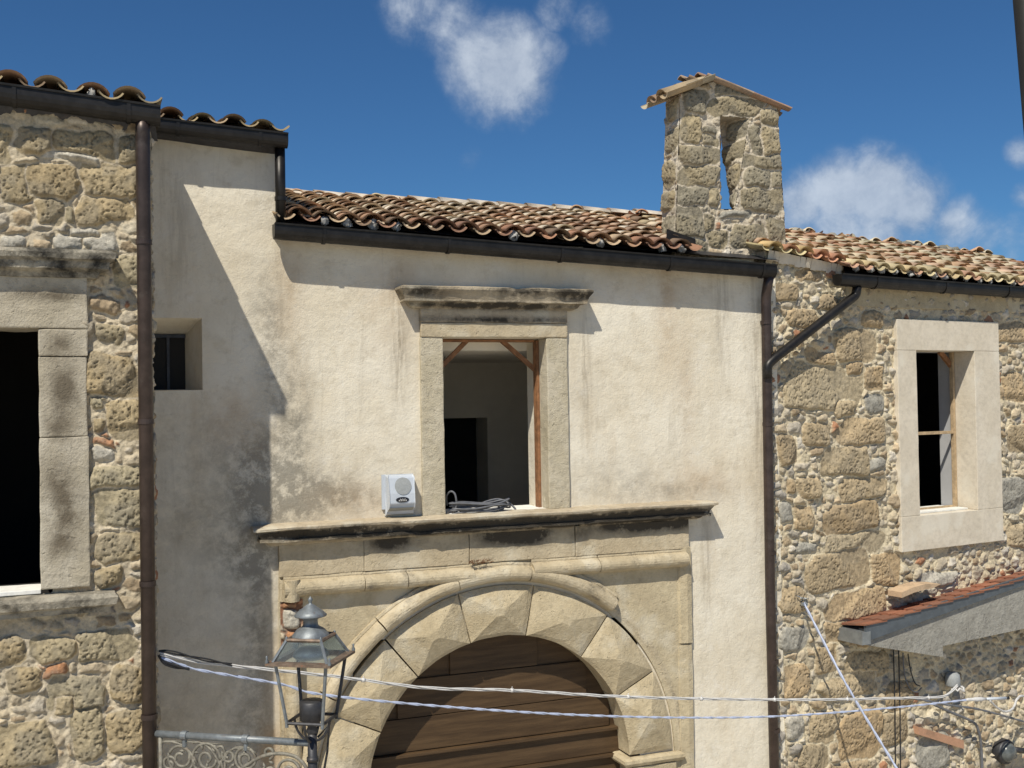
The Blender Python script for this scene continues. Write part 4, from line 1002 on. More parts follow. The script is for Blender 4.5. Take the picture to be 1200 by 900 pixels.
# =================================================================== RIGHT: rubble house
right = empty('rubble_house', rp(2, GROUND), 'rubble stone house at the right with brown quoins and smooth white window surround', 'house')
PR = lambda a, b: on_r(a, b, 0)
rw = dict(x0=on_r(1071, 500)[0], x1=on_r(1139, 500)[0], z0=on_r(1078, 603)[1], z1=on_r(1090, 411)[1])
rs_ = [(933, 316, 961, 331), (904, 331, 933, 352), (960, 349, 984, 365), (923, 363, 957, 387), (1011, 365, 1034, 384), (944, 411, 976, 429), (977, 387, 1024, 423), (918, 427, 1012, 478), (940, 494, 973, 524), (979, 490, 1036, 523), (979, 471, 1001, 488),
       (965, 525, 1016, 557), (983, 560, 1036, 585), (908, 512, 932, 543), (965, 588, 1027, 623), (928, 593, 955, 620), (968, 625, 1037, 650), (946, 649, 1019, 689), (1021, 649, 1056, 685), (969, 692, 1033, 724), (967, 727, 999, 756), (984, 764, 1041, 793),
       (955, 757, 978, 788), (956, 793, 1025, 818), (919, 777, 948, 815), (985, 836, 1033, 888), (949, 834, 983, 871), (935, 872, 971, 905), (1033, 833, 1064, 871), (975, 892, 1020, 925), (1018, 540, 1036, 552, 'g'), (933, 636, 955, 650, 'g'), (913, 590, 928, 612, 'g'),
       (935, 560, 962, 583), (922, 560, 934, 580), (1075, 672, 1120, 688, 'w'), (1165, 380, 1200, 400), (1168, 560, 1200, 600, 'g'), (1178, 612, 1200, 640), (1176, 440, 1200, 470), (1075, 860, 1110, 900, 'g'), (1003, 727, 1040, 757), (1180, 500, 1205, 530),
       (912, 690, 945, 716), (914, 733, 948, 760, 'g'), (1040, 800, 1070, 830), (917, 838, 940, 868, 'w'), (990, 425, 1010, 440), (1014, 430, 1036, 460), (1015, 466, 1036, 484, 'g')]
rs_ = rects_to_stones(rs_, PR)
RX1 = 6.5
def zrt(S): return np.where(S < 1.12, 1.57-.10*S, 1.30)
def inside_r(S, T):
    hd = np.maximum(np.maximum(rw['x0']-.12-S, S-rw['x1']-.12), np.maximum(rw['z0']-.12-T, T-rw['z1']-.12))
    return np.minimum(hd, zrt(S)-T)
rk = dict(cw=.125, ch=.088, tufa=(.47, .34, .195), tufa2=(.45, .37, .245), mortar=(.70, .60, .42), gl=.2, H0=.04, HB=.04, keep=.93, brick=.02)
parts = []
patch(parts, RP, RU, (0, 0, 1), RN, -.06, 4.45, -4.35, 1.6, .0085, rs_, inside_r, seed=22, **rk)
patch(parts, RP, RU, (0, 0, 1), RN, 4.45, RX1, -4.35, 1.30, .022, [], seed=22, **rk)
patch(parts, RP, RU, (0, 0, 1), RN, -.06, RX1, GROUND, -4.35, .025, [], seed=22, **rk)
c = (.45, .38, .29)
flat(parts, [rp(RX1, GROUND), rp(RX1, GROUND, -5), rp(RX1, 1.25, -5), rp(RX1, 1.25)], c)
flat(parts, [rp(-.05, GROUND, -5), rp(RX1, GROUND, -5), rp(RX1, 1.25, -5), rp(-.05, 1.25, -5)], c)
flat(parts, [rp(-.06, 1.2), rp(-.06, 1.2, -3), rp(-.06, 1.57, -3), rp(-.06, 1.57)], c)
build_parts('wall', parts, MAT['masonry'], right)
FRR = lambda v: rp(v.x, v.z, -v.y)
# plain eaves band in the shade of the gutter
rough_box('eaves_band', MAT['panel'], right, 1.13, RX1, -.022, .2, 1.02, 1.31, fr=FRR, amp=.006, step=.12)
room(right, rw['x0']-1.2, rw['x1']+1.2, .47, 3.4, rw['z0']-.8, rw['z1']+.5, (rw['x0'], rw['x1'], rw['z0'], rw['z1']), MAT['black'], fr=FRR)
rwn = empty('window', rp((rw['x0']+rw['x1'])/2, rw['z0'])); rwn.parent = right; rwn.location -= right.location
tag(rwn, 'open window with broad smooth white stone surround and bare timber frame')
ox0, ox1 = on_r(1046, 500)[0]+.04, on_r(1168, 500)[0]+.0
oz1, oz0 = on_r(1100, 376)[1], on_r(1110, 640)[1]
rough_box('lintel', MAT['newsurround'], rwn, ox0, ox1, -.06, .3, rw['z1'], oz1, fr=FRR, amp=.002, bev=.006)
rough_box('jamb', MAT['newsurround'], rwn, ox0, rw['x0'], -.06, .3, rw['z0'], rw['z1']-.002, fr=FRR, amp=.002, bev=.006)
rough_box('jamb', MAT['newsurround'], rwn, rw['x1'], ox1, -.06, .3, rw['z0'], rw['z1']-.002, fr=FRR, amp=.002, bev=.006)
rough_box('sill', MAT['newsurround'], rwn, ox0, ox1, -.062, .3, oz0, rw['z0']-.002, fr=FRR, amp=.002, bev=.006)
rough_box('sill_board', MAT['paint_white'], rwn, rw['x0'], rw['x1']-.03, .06, .5, rw['z0'], rw['z0']+.02, fr=FRR, amp=.001, bev=.003)
mb = MB()
mb.add([FRR(Vector(p)) for p in ((rw['x1'], .30, rw['z0']), (rw['x1']+.0, .47, rw['z0']), (rw['x1'], .47, rw['z1']), (rw['x1'], .30, rw['z1']))], [(0, 1, 2, 3)])
mb.add([FRR(Vector(p)) for p in ((rw['x0'], .30, rw['z0']), (rw['x0'], .47, rw['z0']), (rw['x0'], .47, rw['z1']), (rw['x0'], .30, rw['z1']))], [(0, 1, 2, 3)])
mb.add([FRR(Vector(p)) for p in ((rw['x0'], .30, rw['z1']), (rw['x1'], .30, rw['z1']), (rw['x1'], .47, rw['z1']), (rw['x0'], .47, rw['z1']))], [(0, 1, 2, 3)])
mb.add([FRR(Vector(p)) for p in ((rw['x0'], .30, rw['z0']), (rw['x1'], .30, rw['z0']), (rw['x1'], .47, rw['z0']), (rw['x0'], .47, rw['z0']))], [(0, 1, 2, 3)])
mb.build('inner_reveal', plain_mat('grey_inner_reveal', (.42, .42, .43), .9, var=.08, scale=3), rwn)
fx = rw['x1']-.045
rough_box('timber_frame', MAT['wood_pale'], rwn, fx, fx+.035, .22, .27, rw['z0']+.02, rw['z1']-.002, fr=FRR, bev=.003, amp=.001, step=.3)
z_ = on_r(1100, 507, -.24)[1]; rough_box('timber_bar', MAT['wood_pale'], rwn, rw['x0'], fx-.002, .225, .255, z_-.018, z_+.018, fr=FRR, bev=.003, amp=.001, step=.3)
z_ = on_r(1100, 594, -.24)[1]; rough_box('timber_bar', MAT['wood_pale'], rwn, rw['x0'], fx-.002, .225, .255, z_-.02, z_+.008, fr=FRR, bev=.003, amp=.001, step=.3)
a = on_r(1101, 412, -.26); b = on_r(1126, 443, -.26)
bar('timber_brace', MAT['wood'], rwn, rp(a[0], a[1], -.26), rp(b[0], b[1], -.26), .055, .04)
# roof
NS = [(.50, .33, .2), (.55, .43, .28), (.58, .48, .33), (.46, .28, .17), (.40, .22, .13), (.55, .38, .26), (.60, .52, .38), (.50, .44, .3)]
e0, e1 = rp(-.05, 1.82, .10), rp(6.5, 1.49, .16)
r0, r1 = rp(-.2, 2.60, -2.5), rp(8.2, 2.30, -2.5)
zq = lambda px_, py_: on_r(px_, py_, -2.5)
ra, rb, rc_ = zq(925, 270), zq(1110, 287), zq(1199, 303)
coppi('roof', right, rp(1.02, 1.405, .18), rp(6.5, 1.275, .18), rp(1.0, ra[1]-.04, -2.5), rp(7.0, rc_[1]-.06, -2.5), 27, 12, seed=41, pal=NS, eave_pal=[(.6, .5, .3), (.5, .3, .2), (.58, .45, .25)], lumps=.95)
coppi('roof', right, rp(-.12, 1.56, .06), rp(1.02, 1.45, .08), rp(-.12, ra[1]-.04, -2.5), rp(1.0, ra[1]-.04, -2.5), 5, 12, seed=42, pal=NS, eave_pal=[(.62, .45, .22), (.58, .30, .18), (.6, .5, .28)])
coppi('rear_roof', right, rp(7.0, 1.25, -5.1), rp(-.1, 1.35, -5.1), rp(7.0, rc_[1]-.06, -2.52), rp(-.1, ra[1]-.04, -2.52), 26, 7, seed=43, pal=NS)
mb = MB()
mb.add([rp(-.05, 1.53, .04), rp(1.02, 1.42, .04), rp(1.0, ra[1]-.12, -2.5), rp(-.05, ra[1]-.12, -2.5)], [(0, 1, 2, 3)])
mb.add([rp(1.02, 1.37, .14), rp(6.5, 1.24, .14), rp(6.9, rc_[1]-.14, -2.5), rp(1.0, ra[1]-.12, -2.5)], [(0, 1, 2, 3)])
mb.add([rp(-.05, ra[1]-.12, -2.5), rp(6.9, rc_[1]-.14, -2.5), rp(6.9, 1.2, -5), rp(-.05, 1.25, -5)], [(0, 1, 2, 3)])
mb.add([rp(1.02, 1.36, .14), rp(6.5, 1.23, .14), rp(6.5, 1.18, 0), rp(1.02, 1.27, 0)], [(0, 1, 2, 3)])
mb.build('roof_boards', MAT['iron_dark'], right)
# white mortar bed under the left tiles
mb = MB(); n = 14
for i in range(n):
    s0 = -.05+1.08*i/n; s1 = s0+1.08/n; j0 = .010*math.sin(i*2.1)
    mb.add([rp(s0, 1.46-.10*s0+j0, .035), rp(s1, 1.46-.10*s1+j0, .035), rp(s1, 1.57-.10*s1, .06+.01*math.sin(i)), rp(s0, 1.57-.10*s0, .06+.01*math.sin(i))], [(0, 1, 2, 3)])
mb.build('mortar_bed', MAT['newsurround'], right)
# rubble and dry weeds bedded along the ridge
parts = []
rnd = random.Random(5)
for i in range(34):
    t = rnd.random(); s_ = 1.6+5.2*t; z0 = ra[1]+(rc_[1]-ra[1])*(s_-1)/6.+.0
    sx, sy, sz = .05+.09*rnd.random(), .05+.07*rnd.random(), .03+.06*rnd.random()
    bm = bmesh.new(); bmesh.ops.create_icosphere(bm, subdivisions=2, radius=1)
    for v in bm.verts:
        q = v.co*(1+.35*mnoise.noise(v.co*1.7+Vector((i*3, 0, 0)))); v.co = rp(s_+q.x*sx, z0+q.z*sz+.01, -2.5+q.y*sy+rnd.random()*0)
    c = rnd.choice([(.3, .28, .24), (.4, .37, .3), (.2, .19, .16), (.5, .46, .38), (.33, .27, .12)])
    bm.verts.index_update(); mbr = MB(); mbr.add([v.co.copy() for v in bm.verts], [tuple(v.index for v in f.verts) for f in bm.faces], c); bm.free(); mbr.build('ridge_stone', MAT['tower'], right, True)
ridge_caps('ridge_tiles', right, rp(-.1, ra[1]-.04, -2.52), rp(7.0, rc_[1]-.06, -2.52), .10, 20, 8, NS)
# gutter and slanting pipe
a, b = on_r(985, 321, .22), on_r(1199, 337, .22)
sgr = (b[1]-a[1])/(b[0]-a[0])
gutter(right, rp(a[0], a[1], .17), rp(6.5, a[1]+sgr*(6.5-a[0]), .17), RN, .14, .125, brackets=(.1, .3, .5))
q0 = on_r(1003, 345, .15); q1 = on_r(905, 424, .12); 
pj = Vector((px2-.02, -.10, q1[1]-.05))
pj = Vector((W(899, 428, -.12).x, -.12, W(899, 428, -.12).z))
dp = downpipe(right, [rp(q0[0], a[1]-.12, .17), rp(q0[0]-.0, q0[1]-.01, .15), pj+Vector((.09, 0, .07)), pj, pj+Vector((0, 0, -.14))], .05, [], mat='gutter')

# =================================================================== street lamp on a bracket
lampA = Vector((.493, -1.25, W(188, 860, -1.25).z)); lampB = Vector(W(366, 873, -1.95))
ld = Vector((lampB.x-lampA.x, lampB.y-lampA.y, 0)).normalized(); zb_ = lampA.z
lamp = empty('street_lamp', lampA, 'old grey glazed street lantern on a wrought iron scroll bracket, its glass roof frame rusty', 'street lamp')
px_ = lampB.x; py_ = lampB.y
mb = MB(); mb.tube([lampA-ld*.07, Vector((px_, py_, zb_))], .026, 14); mb.build('bracket_bar', MAT['iron'], lamp, True)
mb = MB(); mb.tube([Vector((px_, py_, zb_-.55)), Vector((px_, py_, zb_+.08))], .034, 14)
mb.tube([Vector((px_, py_, zb_-.13)), Vector((px_, py_, zb_-.10))], .042, 14)
zl0 = W(366, 838, -1.95).z       # bottom of lantern cage
mb.lathe(Vector((px_, py_, zb_)), [(.034, .07), (.045, .09), (.03, .12), (.05, .15), (.085, .17), (.09, .30), (.075, .31), (.0, .31)], 20)
mb.build('post', MAT['iron_dark'], lamp, True)
lx = Vector((math.cos(R(33.5)), -math.sin(R(33.5)), 0)); ly = Vector((math.sin(R(33.5)), math.cos(R(33.5)), 0))
LC = Vector((px_, py_, 0))
def LP(a, b, z): return LC+lx*a+ly*b+Vector((0, 0, z))
ze0 = zb_+.175; ze1 = zb_+.60; zt1 = ze1+.165; hb, he, ht = .135, .225, .13
cs = ((-1, -1), (1, -1), (1, 1), (-1, 1))
for a, b in cs:
    mb = MB(); mb.tube([LP(a*hb, b*hb, ze0-.03), LP(a*hb, b*hb, ze0), LP(a*(he-.035), b*(he-.035), ze1)], .013, 6); mb.build('cage_post', MAT['iron'] if (a, b) == (-1, -1) or (a, b) == (1, -1) else MAT['iron_dark'], lamp)
def sqring(mb, h, z, r_, n=6):
    for (a, b), (c_, d_) in zip(cs, cs[1:]+cs[:1]): mb.tube([LP(a*h, b*h, z), LP(c_*h, d_*h, z)], r_, n)
mb = MB(); sqring(mb, hb, ze0, .012); mb.build('lower_ring', MAT['iron_dark'], lamp)
for k in (-1, 1):
    mb = MB(); pts = [LP(k*hb*math.cos(t), 0, ze0-.0-.16*math.sin(t)*1.0) for t in [math.pi/2*i/8 for i in range(9)]]; mb.tube(pts, .010, 6); mb.build('stay', MAT['iron_dark'], lamp)
    mb = MB(); pts = [LP(0, k*hb*math.cos(t), ze0-.0-.16*math.sin(t)*1.0) for t in [math.pi/2*i/8 for i in range(9)]]; mb.tube(pts, .010, 6); mb.build('stay', MAT['iron_dark'], lamp)
mb = MB()
n_ = he+.02
vs = [LP(a*n_, b*n_, ze1+.002) for a, b in cs]+[LP(a*n_, b*n_, ze1+.020) for a, b in cs]+[LP(a*(he-.035), b*(he-.035), ze1+.026) for a, b in cs]+[LP(a*(he-.035), b*(he-.035), ze1-.012) for a, b in cs]
fs = []
for k in range(4):
    k2 = (k+1) % 4; fs += [(k, k2, 4+k2, 4+k), (4+k, 4+k2, 8+k2, 8+k), (8+k, 8+k2, 12+k2, 12+k), (12+k, 12+k2, k2, k)]
mb.add(vs, fs); mb.build('eave_frame', MAT['iron_rust'], lamp)
for a, b in cs: rf = MB(); rf.tube([LP(a*(he-.02), b*(he-.02), ze1+.02), LP(a*ht, b*ht, zt1)], .012, 6); rf.build('hip_bar', MAT['iron'], lamp)
rf = MB(); sqring(rf, ht, zt1, .014); rf.build('top_frame', MAT['iron_rust'], lamp)
for k in range(4):
    (a, b), (c_, d_) = cs[k], cs[(k+1) % 4]; i_ = .03
    mb = MB(); q = [LP(a*(he-.03), b*(he-.03), ze1+.024), LP(c_*(he-.03), d_*(he-.03), ze1+.024), LP(c_*(ht), d_*(ht), zt1-.004), LP(a*(ht), b*(ht), zt1-.004)]
    nn = (q[1]-q[0]).cross(q[3]-q[0]).normalized()*.004
    mb.add(q+[v-nn for v in q], [(0, 1, 2, 3), (7, 6, 5, 4), (0, 4, 5, 1), (1, 5, 6, 2), (2, 6, 7, 3), (3, 7, 4, 0)]); mb.build('glass_pane', MAT['glass'], lamp)
for a, b in cs:
    mb = MB(); mb.lathe(LP(a*(n_-.01), b*(n_-.01), ze1+.02), [(.012, 0), (.015, .012), (.006, .03), (.010, .045), (0, .055)], 10); mb.build('corner_knob', MAT['iron'], lamp, True)
    mb = MB(); mb.lathe(LP(a*ht, b*ht, zt1), [(.010, 0), (.012, .014), (0, .03)], 10); mb.build('corner_knob', MAT['iron'], lamp, True)
# luminaire under the glass roof
mb = MB(); mb.lathe(LP(0, 0, ze1+.03), [(.0, .06), (.09, .055), (.12, .03), (.13, -.0), (.11, -.015), (0, -.015)], 24); mb.build('reflector', MAT['zinc'], lamp, True)
mb = MB(); mb.lathe(LP(0, 0, zt1), [(.135, 0), (.13, .02), (.10, .055), (.065, .075), (.055, .085), (.05, .12), (.062, .135), (.115, .15), (.118, .158), (.09, .185), (.055, .21), (.03, .23), (.012, .24), (.010, .25), (.018, .262), (.016, .275), (.006, .285), (0, .295)], 28)
mb.build('cap', MAT['iron'], lamp, True)
# scroll work
def on_b(s_, z): return lampA+ld*s_+Vector((0, 0, z))
def scroll(c, r_, turns, start, flip=1, grow=.28):
    pts = []; n = int(26*turns)
    for i in range(n+1):
        t = i/n; a = start+flip*2*math.pi*turns*t; q = r_*(1-(1-grow)*t); pts.append((c[0]+q*math.cos(a), c[1]+q*math.sin(a)))
    return pts
Lb = (Vector((px_, py_, 0))-Vector((lampA.x, lampA.y, 0))).length
def tube2(mb, pts, r_): mb.tube([on_b(*p) for p in pts], r_, 6)
sc = []
sc.append(scroll((.17, -.17), .10, 1.3, math.pi*.9, -1)); sc.append(scroll((.17, -.17), .105, .55, math.pi*.9, 1, 1.))
sc.append(scroll((.38, -.165), .115, 1.0, 0, 1, 1.)); sc.append(scroll((.38, -.165), .08, 1.2, 0, -1))
sc.append(scroll((.075, -.22), .06, 1.2, .5, 1)); sc.append(scroll((.56, -.13), .055, 1.3, 2.6, 1)); sc.append(scroll((.70, -.15), .085, 1.25, 1.2, -1)); sc.append(scroll((.70, -.15), .09, .6, 1.2, 1, .9))
sc.append(scroll((.62, -.26), .07, 1.1, 1.8, 1)); sc.append(scroll((.88, -.09), .045, 1.2, -1.4, 1)); sc.append(scroll((1.03, -.22), .10, 1.4, .2, 1)); sc.append(scroll((.90, -.24), .05, 1.1, 3, -1))
sc.append(scroll((.27, -.30), .07, 1.2, 1, -1)); sc.append(scroll((.47, -.30), .065, 1.2, 2, 1)); sc.append(scroll((.1, -.36), .08, 1.2, 1, 1))
mb = MB()
for p in sc: tube2(mb, p, .0115)
# arching leaf-like branches
for (a, b, c_) in (((.02, -.06), (.20, -.02), (.30, -.20)), ((.27, -.05), (.40, -.01), (.50, -.22)), ((.46, -.08), (.56, .0), (.52, -.30)), ((.47, -.24), (.58, .02), (.78, -.10)), ((.52, -.30), (.50, -.10), (.44, -.06))):
    tube2(mb, [((1-t)**2*a[0]+2*t*(1-t)*b[0]+t*t*c_[0], (1-t)**2*a[1]+2*t*(1-t)*b[1]+t*t*c_[1]) for t in [i/12 for i in range(13)]], .010)
rnd = random.Random(3)
for k in range(26):      # little leaves and buds
    cx, cz_ = .05+.95*rnd.random(), -.06-.26*rnd.random()
    if cx > .7 and cz_ > -.12: continue
    d = Vector((rnd.random()-.5, 0, rnd.random()-.5)).normalized()*.022
    mb.tube([on_b(cx-d.x, cz_-d.z), on_b(cx, cz_), on_b(cx+d.x, cz_+d.z)], .01, 6, rr=[.003, .013, .003])
mb.build('scroll_work', MAT['scroll'], lamp, True)
mb = MB()  # sweeping brace below
pts = [(Lb-.03, -.30), (Lb-.04, -.20), (Lb-.12, -.11), (Lb-.27, -.09), (Lb-.42, -.13), (.60, -.26), (.40, -.42), (.1, -.62), (.0, -.70)]
def cr_spline(P, n=6):
    out = []
    for i in range(len(P)-1):
        p0, p1, p2, p3 = P[max(i-1, 0)], P[i], P[i+1], P[min(i+2, len(P)-1)]
        for k in range(n):
            t = k/n; out.append(tuple(.5*((2*b)+(-a+c)*t+(2*a-5*b+4*c-d)*t*t+(-a+3*b-3*c+d)*t**3) for a, b, c, d in zip(p0, p1, p2, p3)))
    out.append(tuple(P[-1])); return out
tube2(mb, cr_spline(pts), .014); mb.tube([on_b(.0, .02), on_b(.0, -.75)], .016, 8); mb.tube([on_b(.02, -.045), on_b(.5, -.048)], .007, 6)
mb.build('brace', MAT['scroll'], lamp, True)
for s_ in (.20, .70):
    mb = MB(); mb.tube([on_b(s_, -.03-.05), on_b(s_, .028)], .018, 8); mb.tube([on_b(s_-.022, .0), on_b(s_+.022, .0)], .034, 12); mb.build('collar', MAT['iron'], lamp)
mb = MB(); mb.tube([LP(.03, .03, ze0-.14), LP(.10, .08, ze0-.06), LP(.09, .06, ze0-.25), LP(.05, .03, ze0-.50)], .009, 6); mb.build('feed_cable', MAT['cable_black'], lamp)

# =================================================================== overhead cables
def cable(name, strands, pts, mat, label, r_=.006, tw=.006, pitch=.35, cat='cable', ties=(), group=None):
    P = cr_spline([tuple(p) for p in pts], 14)
    P = [Vector(p) for p in P]; o = None; ln = 0; rs = [[] for _ in range(strands)]; prev = P[0]
    for p in P:
        ln += (p-prev).length; prev = p
        for k in range(strands):
            a = 2*math.pi*(ln/pitch+k/strands); rs[k].append(p+Vector((0, math.cos(a)*tw, math.sin(a)*tw)) if strands > 1 else p)
    mb = MB()
    for k in range(strands): mb.tube(rs[k], r_, 8)
    for t in ties:
        q = P[int(t*(len(P)-1))]; d = (P[min(len(P)-1, int(t*(len(P)-1))+1)]-q).normalized(); mb.tube([q-d*.012, q+d*.012], r_+tw+.004, 8); mb.tube([q, q+Vector((0, -.005, .035))], .003, 5)
    o = mb.build(name, mat, None, True); tag(o, label, cat, group); return o
ya0, ya1 = -1.15, -.55
def yl(px0): return ya0+(ya1-ya0)*(px0-187)/(1150-187)
p1 = [(187, 766), (230, 775), (280, 781), (395, 793), (500, 806), (600, 809), (720, 816), (830, 819), (950, 820), (1060, 818), (1105, 816), (1122, 803)]
c1 = cable('power_cable', 3, [W(a, b, yl(a)) for a, b in p1], MAT['cable_white'], 'upper overhead cable, a tied bundle of white strands crossing the facade', .0058, .009, .9, ties=(.3, .46, .56, .63, .7, .76, .87))
p2 = [(187, 770), (215, 780), (232, 785), (330, 802), (365, 812), (440, 821), (560, 831), (680, 838), (800, 841), (920, 839), (1050, 829), (1135, 820)]
c2 = cable('power_cable', 2, [W(a, b, yl(a)) for a, b in p2], MAT['cable_blue'], 'lower overhead cable, pale blue and white twisted, below the white bundle', .0068, .0062, .30)
# black loops of both cables at the left corner
c3 = cable('cable_loop', 2, [W(a, b, -1.14) for a, b in ((186, 763), (200, 764), (235, 772), (272, 779))], MAT['cable_black'], 'black sleeved loop anchoring the white cable bundle at the left corner', .0065, .009, .5, 'cable loop')
c4 = cable('cable_loop', 2, [W(a, b, -1.16) for a, b in ((186, 768), (192, 776), (205, 781), (222, 784))], MAT['cable_black'], 'short thick black sleeve anchoring the pale blue cable at the left corner', .009, .009, .5, 'cable loop')
# diagonal guy with its shadow on the rubble wall
hk = on_r(941, 706, .05)
cable('guy_cable', 2, [rp(hk[0], hk[1], .06), rp(*on_r(985, 790, .55), .55), rp(*on_r(1020, 850, .85), .85), rp(*on_r(1066, 925, 1.25), 1.25)], MAT['cable_blue'], 'pale cable slanting down to the right from a hook in the rubble wall', .010, .007, .35, ties=())
mb = MB(); H = rp(hk[0], hk[1], 0)
mb.tube([rp(hk[0], hk[1]+.02, -.02), rp(hk[0], hk[1]+.02, .07), rp(hk[0]+.02, hk[1]-.02, .10), rp(hk[0], hk[1]-.05, .07)], .008, 8)
for k in range(3): mb.tube([rp(hk[0]-.09+.05*k, hk[1]+.08-.03*k, .05), rp(hk[0]-.02+.03*k, hk[1]+.05, .09), rp(hk[0]+.05, hk[1]-.01*k, .06)], .006, 6)
mb.tube([rp(hk[0]-.03, hk[1]-.01, .06), rp(hk[0]+.03, hk[1]-.03, .07)], .02, 8)
tag(mb.build('wall_hook', MAT['zinc']), 'galvanised wall hook with wire ties holding the slanting cable', 'hook')
# vertical cables on the rubble wall
for i, px0 in enumerate((1047, 1053)):
    a, b = on_r(px0, 765, .05), on_r(px0+1, 905, .05)
    cable('wall_cable', 1, [rp(a[0], a[1]+.05, .05), rp((a[0]+b[0])/2+.005, (a[1]+b[1])/2, .06), rp(b[0], b[1]-.6, .05)], MAT['cable_black'],
          ('left of two thin black cables running straight down the rubble wall', 'right of two thin black cables running straight down the rubble wall')[i], .0075, 0, group='black cables down the rubble wall')
def rcable(name, pts, mat, label, r_, p=.06, cat='cable', strands=1):
    return cable(name, strands, [rp(*on_r(a[0], a[1], (a[2] if len(a) > 2 else p)), (a[2] if len(a) > 2 else p)) for a in pts], mat, label, r_, .006 if strands > 1 else 0, .3, cat)
rcable('wall_cable', [(1058, 765), (1060, 790), (1066, 806), (1074, 811), (1080, 806)], MAT['cable_grey'], 'short grey cable hanging under the lean-to and curling at its end', .008)
rcable('wall_cable', [(1064, 766), (1067, 785), (1072, 800), (1078, 804)], MAT['cable_black'], 'short black cable hanging beside the curled grey one under the lean-to', .007)
rcable('wall_cable', [(1095, 826, .1), (1115, 835, .1), (1140, 846, .12), (1147, 858, .12), (1150, 880, .1), (1152, 930, .1)], MAT['cable_grey'], 'thick grey cable bending down beside the terracotta ledge', .016)
rcable('wall_cable', [(1070, 818, .12), (1110, 826, .2), (1150, 832, .25), (1215, 850, .3)], MAT['cable_grey'], 'grey cable running right below the white insulator', .009, strands=2)
rcable('wall_cable', [(1160, 821, .5), (1168, 829, .45), (1178, 834, .4), (1187, 830, .35), (1192, 819, .3), (1200, 816, .25), (1215, 830, .2)], MAT['cable_white'], 'white cable looping under the insulator at the right edge', .009, strands=3)
# insulator / strain clamp
A = Vector(W(1132, 820, yl(1132))); B = Vector(W(1182, 818, yl(1182)))
cl_ = empty('strain_clamp', A, 'white plastic strain clamp where the pale blue cable ends at the right', 'clamp')
mb = MB(); d = (B-A); 
mb.tube([A, A+d*.05, A+d*.18, A+d*.2, A+d*.34, A+d*.36, A+d*.46], .02, 12, rr=[.012, .018, .018, .024, .024, .02, .016]); mb.build('body', MAT['cable_white'], cl_, True)
mb = MB(); mb.tube([A+d*.46, A+d*.93], .016, 12, rr=[.014, .018]); mb.build('sleeve', MAT['plastic'], cl_, True)
mb = MB(); mb.tube([A+d*.93, A+d], .018, 12); mb.build('tip', MAT['cable_black'], cl_, True)
# cable cap on the wall in the shade of the lean-to
c0 = on_r(1119, 797, .12)
cap = empty('entry_cap', rp(c0[0], c0[1], 0), 'grey domed cable entry cap in the shade under the lean-to', 'cable cap')
mb = MB(); mb.lathe(rp(c0[0], c0[1]-.06, .09), [(.0, .15), (.05, .145), (.078, .12), (.085, .07), (.085, .0), (.08, -.01), (0, -.01)], 20); mb.build('cover', MAT['plastic_dark'], cap, True)
mb = MB(); mb.tube([rp(c0[0], c0[1], 0), rp(c0[0], c0[1], .16)], .03, 10); mb.build('arm', MAT['iron_dark'], cap)
mb = MB()
for k in range(6): a = k*1.05; mb.tube([rp(c0[0]+.06*math.cos(a), c0[1]-.07, .16+.06*math.sin(a)), rp(c0[0]+.075*math.cos(a+.4), c0[1]-.10-.01*(k % 2), .16+.07*math.sin(a+.4)), rp(c0[0]+.06*math.cos(a+1), c0[1]-.075, .16+.06*math.sin(a+1))], .012, 6)
mb.build('frayed_sleeve', MAT['cable_white'], cap)
# round fitting low at the right edge
c0 = on_r(1182, 882, .12)
f_ = empty('wall_light', rp(c0[0], c0[1], 0), 'round dark grey bulkhead fitting on the wall in the lower right corner', 'wall light')
def rdisc(mb, prof, n=24):
    vs, fs = [], []
    for r_, p in prof:
        for j in range(n): a = 2*math.pi*j/n; vs.append(rp(c0[0]+r_*math.cos(a), c0[1]+r_*math.sin(a), p))
    for i in range(len(prof)-1):
        for j in range(n): fs.append((i*n+j, i*n+(j+1) % n, (i+1)*n+(j+1) % n, (i+1)*n+j))
    mb.add(vs, fs)
mb = MB(); rdisc(mb, [(.15, 0), (.15, .09), (.14, .11), (.12, .11)]); mb.build('housing', MAT['iron_dark'], f_, True)
mb = MB(); rdisc(mb, [(.12, .10), (.11, .14), (.07, .18), (.0, .19)]); mb.build('dome', plain_mat('smoked_dome', (.10, .11, .11), .25, var=.3), f_, True)
mb = MB(); mb.tube([rp(c0[0]+.10, c0[1]+.02, .1), rp(c0[0]+.3, c0[1]-.03, .12)], .035, 10); mb.build('conduit', MAT['iron_dark'], f_, True)

# =================================================================== lean-to roof low at the right
pp = .32
lt = empty('lean_to', rp(2., -2.6), 'low lean-to roof with terracotta top, grey metal edge and rough concrete side', 'lean-to roof')
def lq(px0, py0, p=pp): return on_r(px0, py0, p)
a0, a1 = lq(1015, 738), lq(1199, 683); bb0, bb1, bb2, bb3 = lq(1015, 756), lq(1105, 770), lq(1105, 757), lq(1199, 737)
sl2 = (a1[1]-a0[1])/(a1[0]-a0[0]); ext = 1.6
def ext_pt(p, s_): return (p[0]+s_, p[1]+sl2*s_)
e1_ = ext_pt(a1, ext); e3 = (bb3[0]+ext, bb3[1]+.02)
poly = [a0, bb0, bb1, bb2, bb3, e3, e1_]
def slab(name, poly, p0, p1, mat):
    n = len(poly); mb = MB(); vs = [rp(s_, z, p) for p in (p0, p1) for s_, z in poly]
    mb.add(vs, [tuple(range(n)), tuple(range(2*n-1, n-1, -1))]+[(j, (j+1) % n, n+(j+1) % n, n+j) for j in range(n)]); return mb.build(name, mat, lt)
slab('concrete_edge', poly, pp-.10, pp, MAT['concrete'])
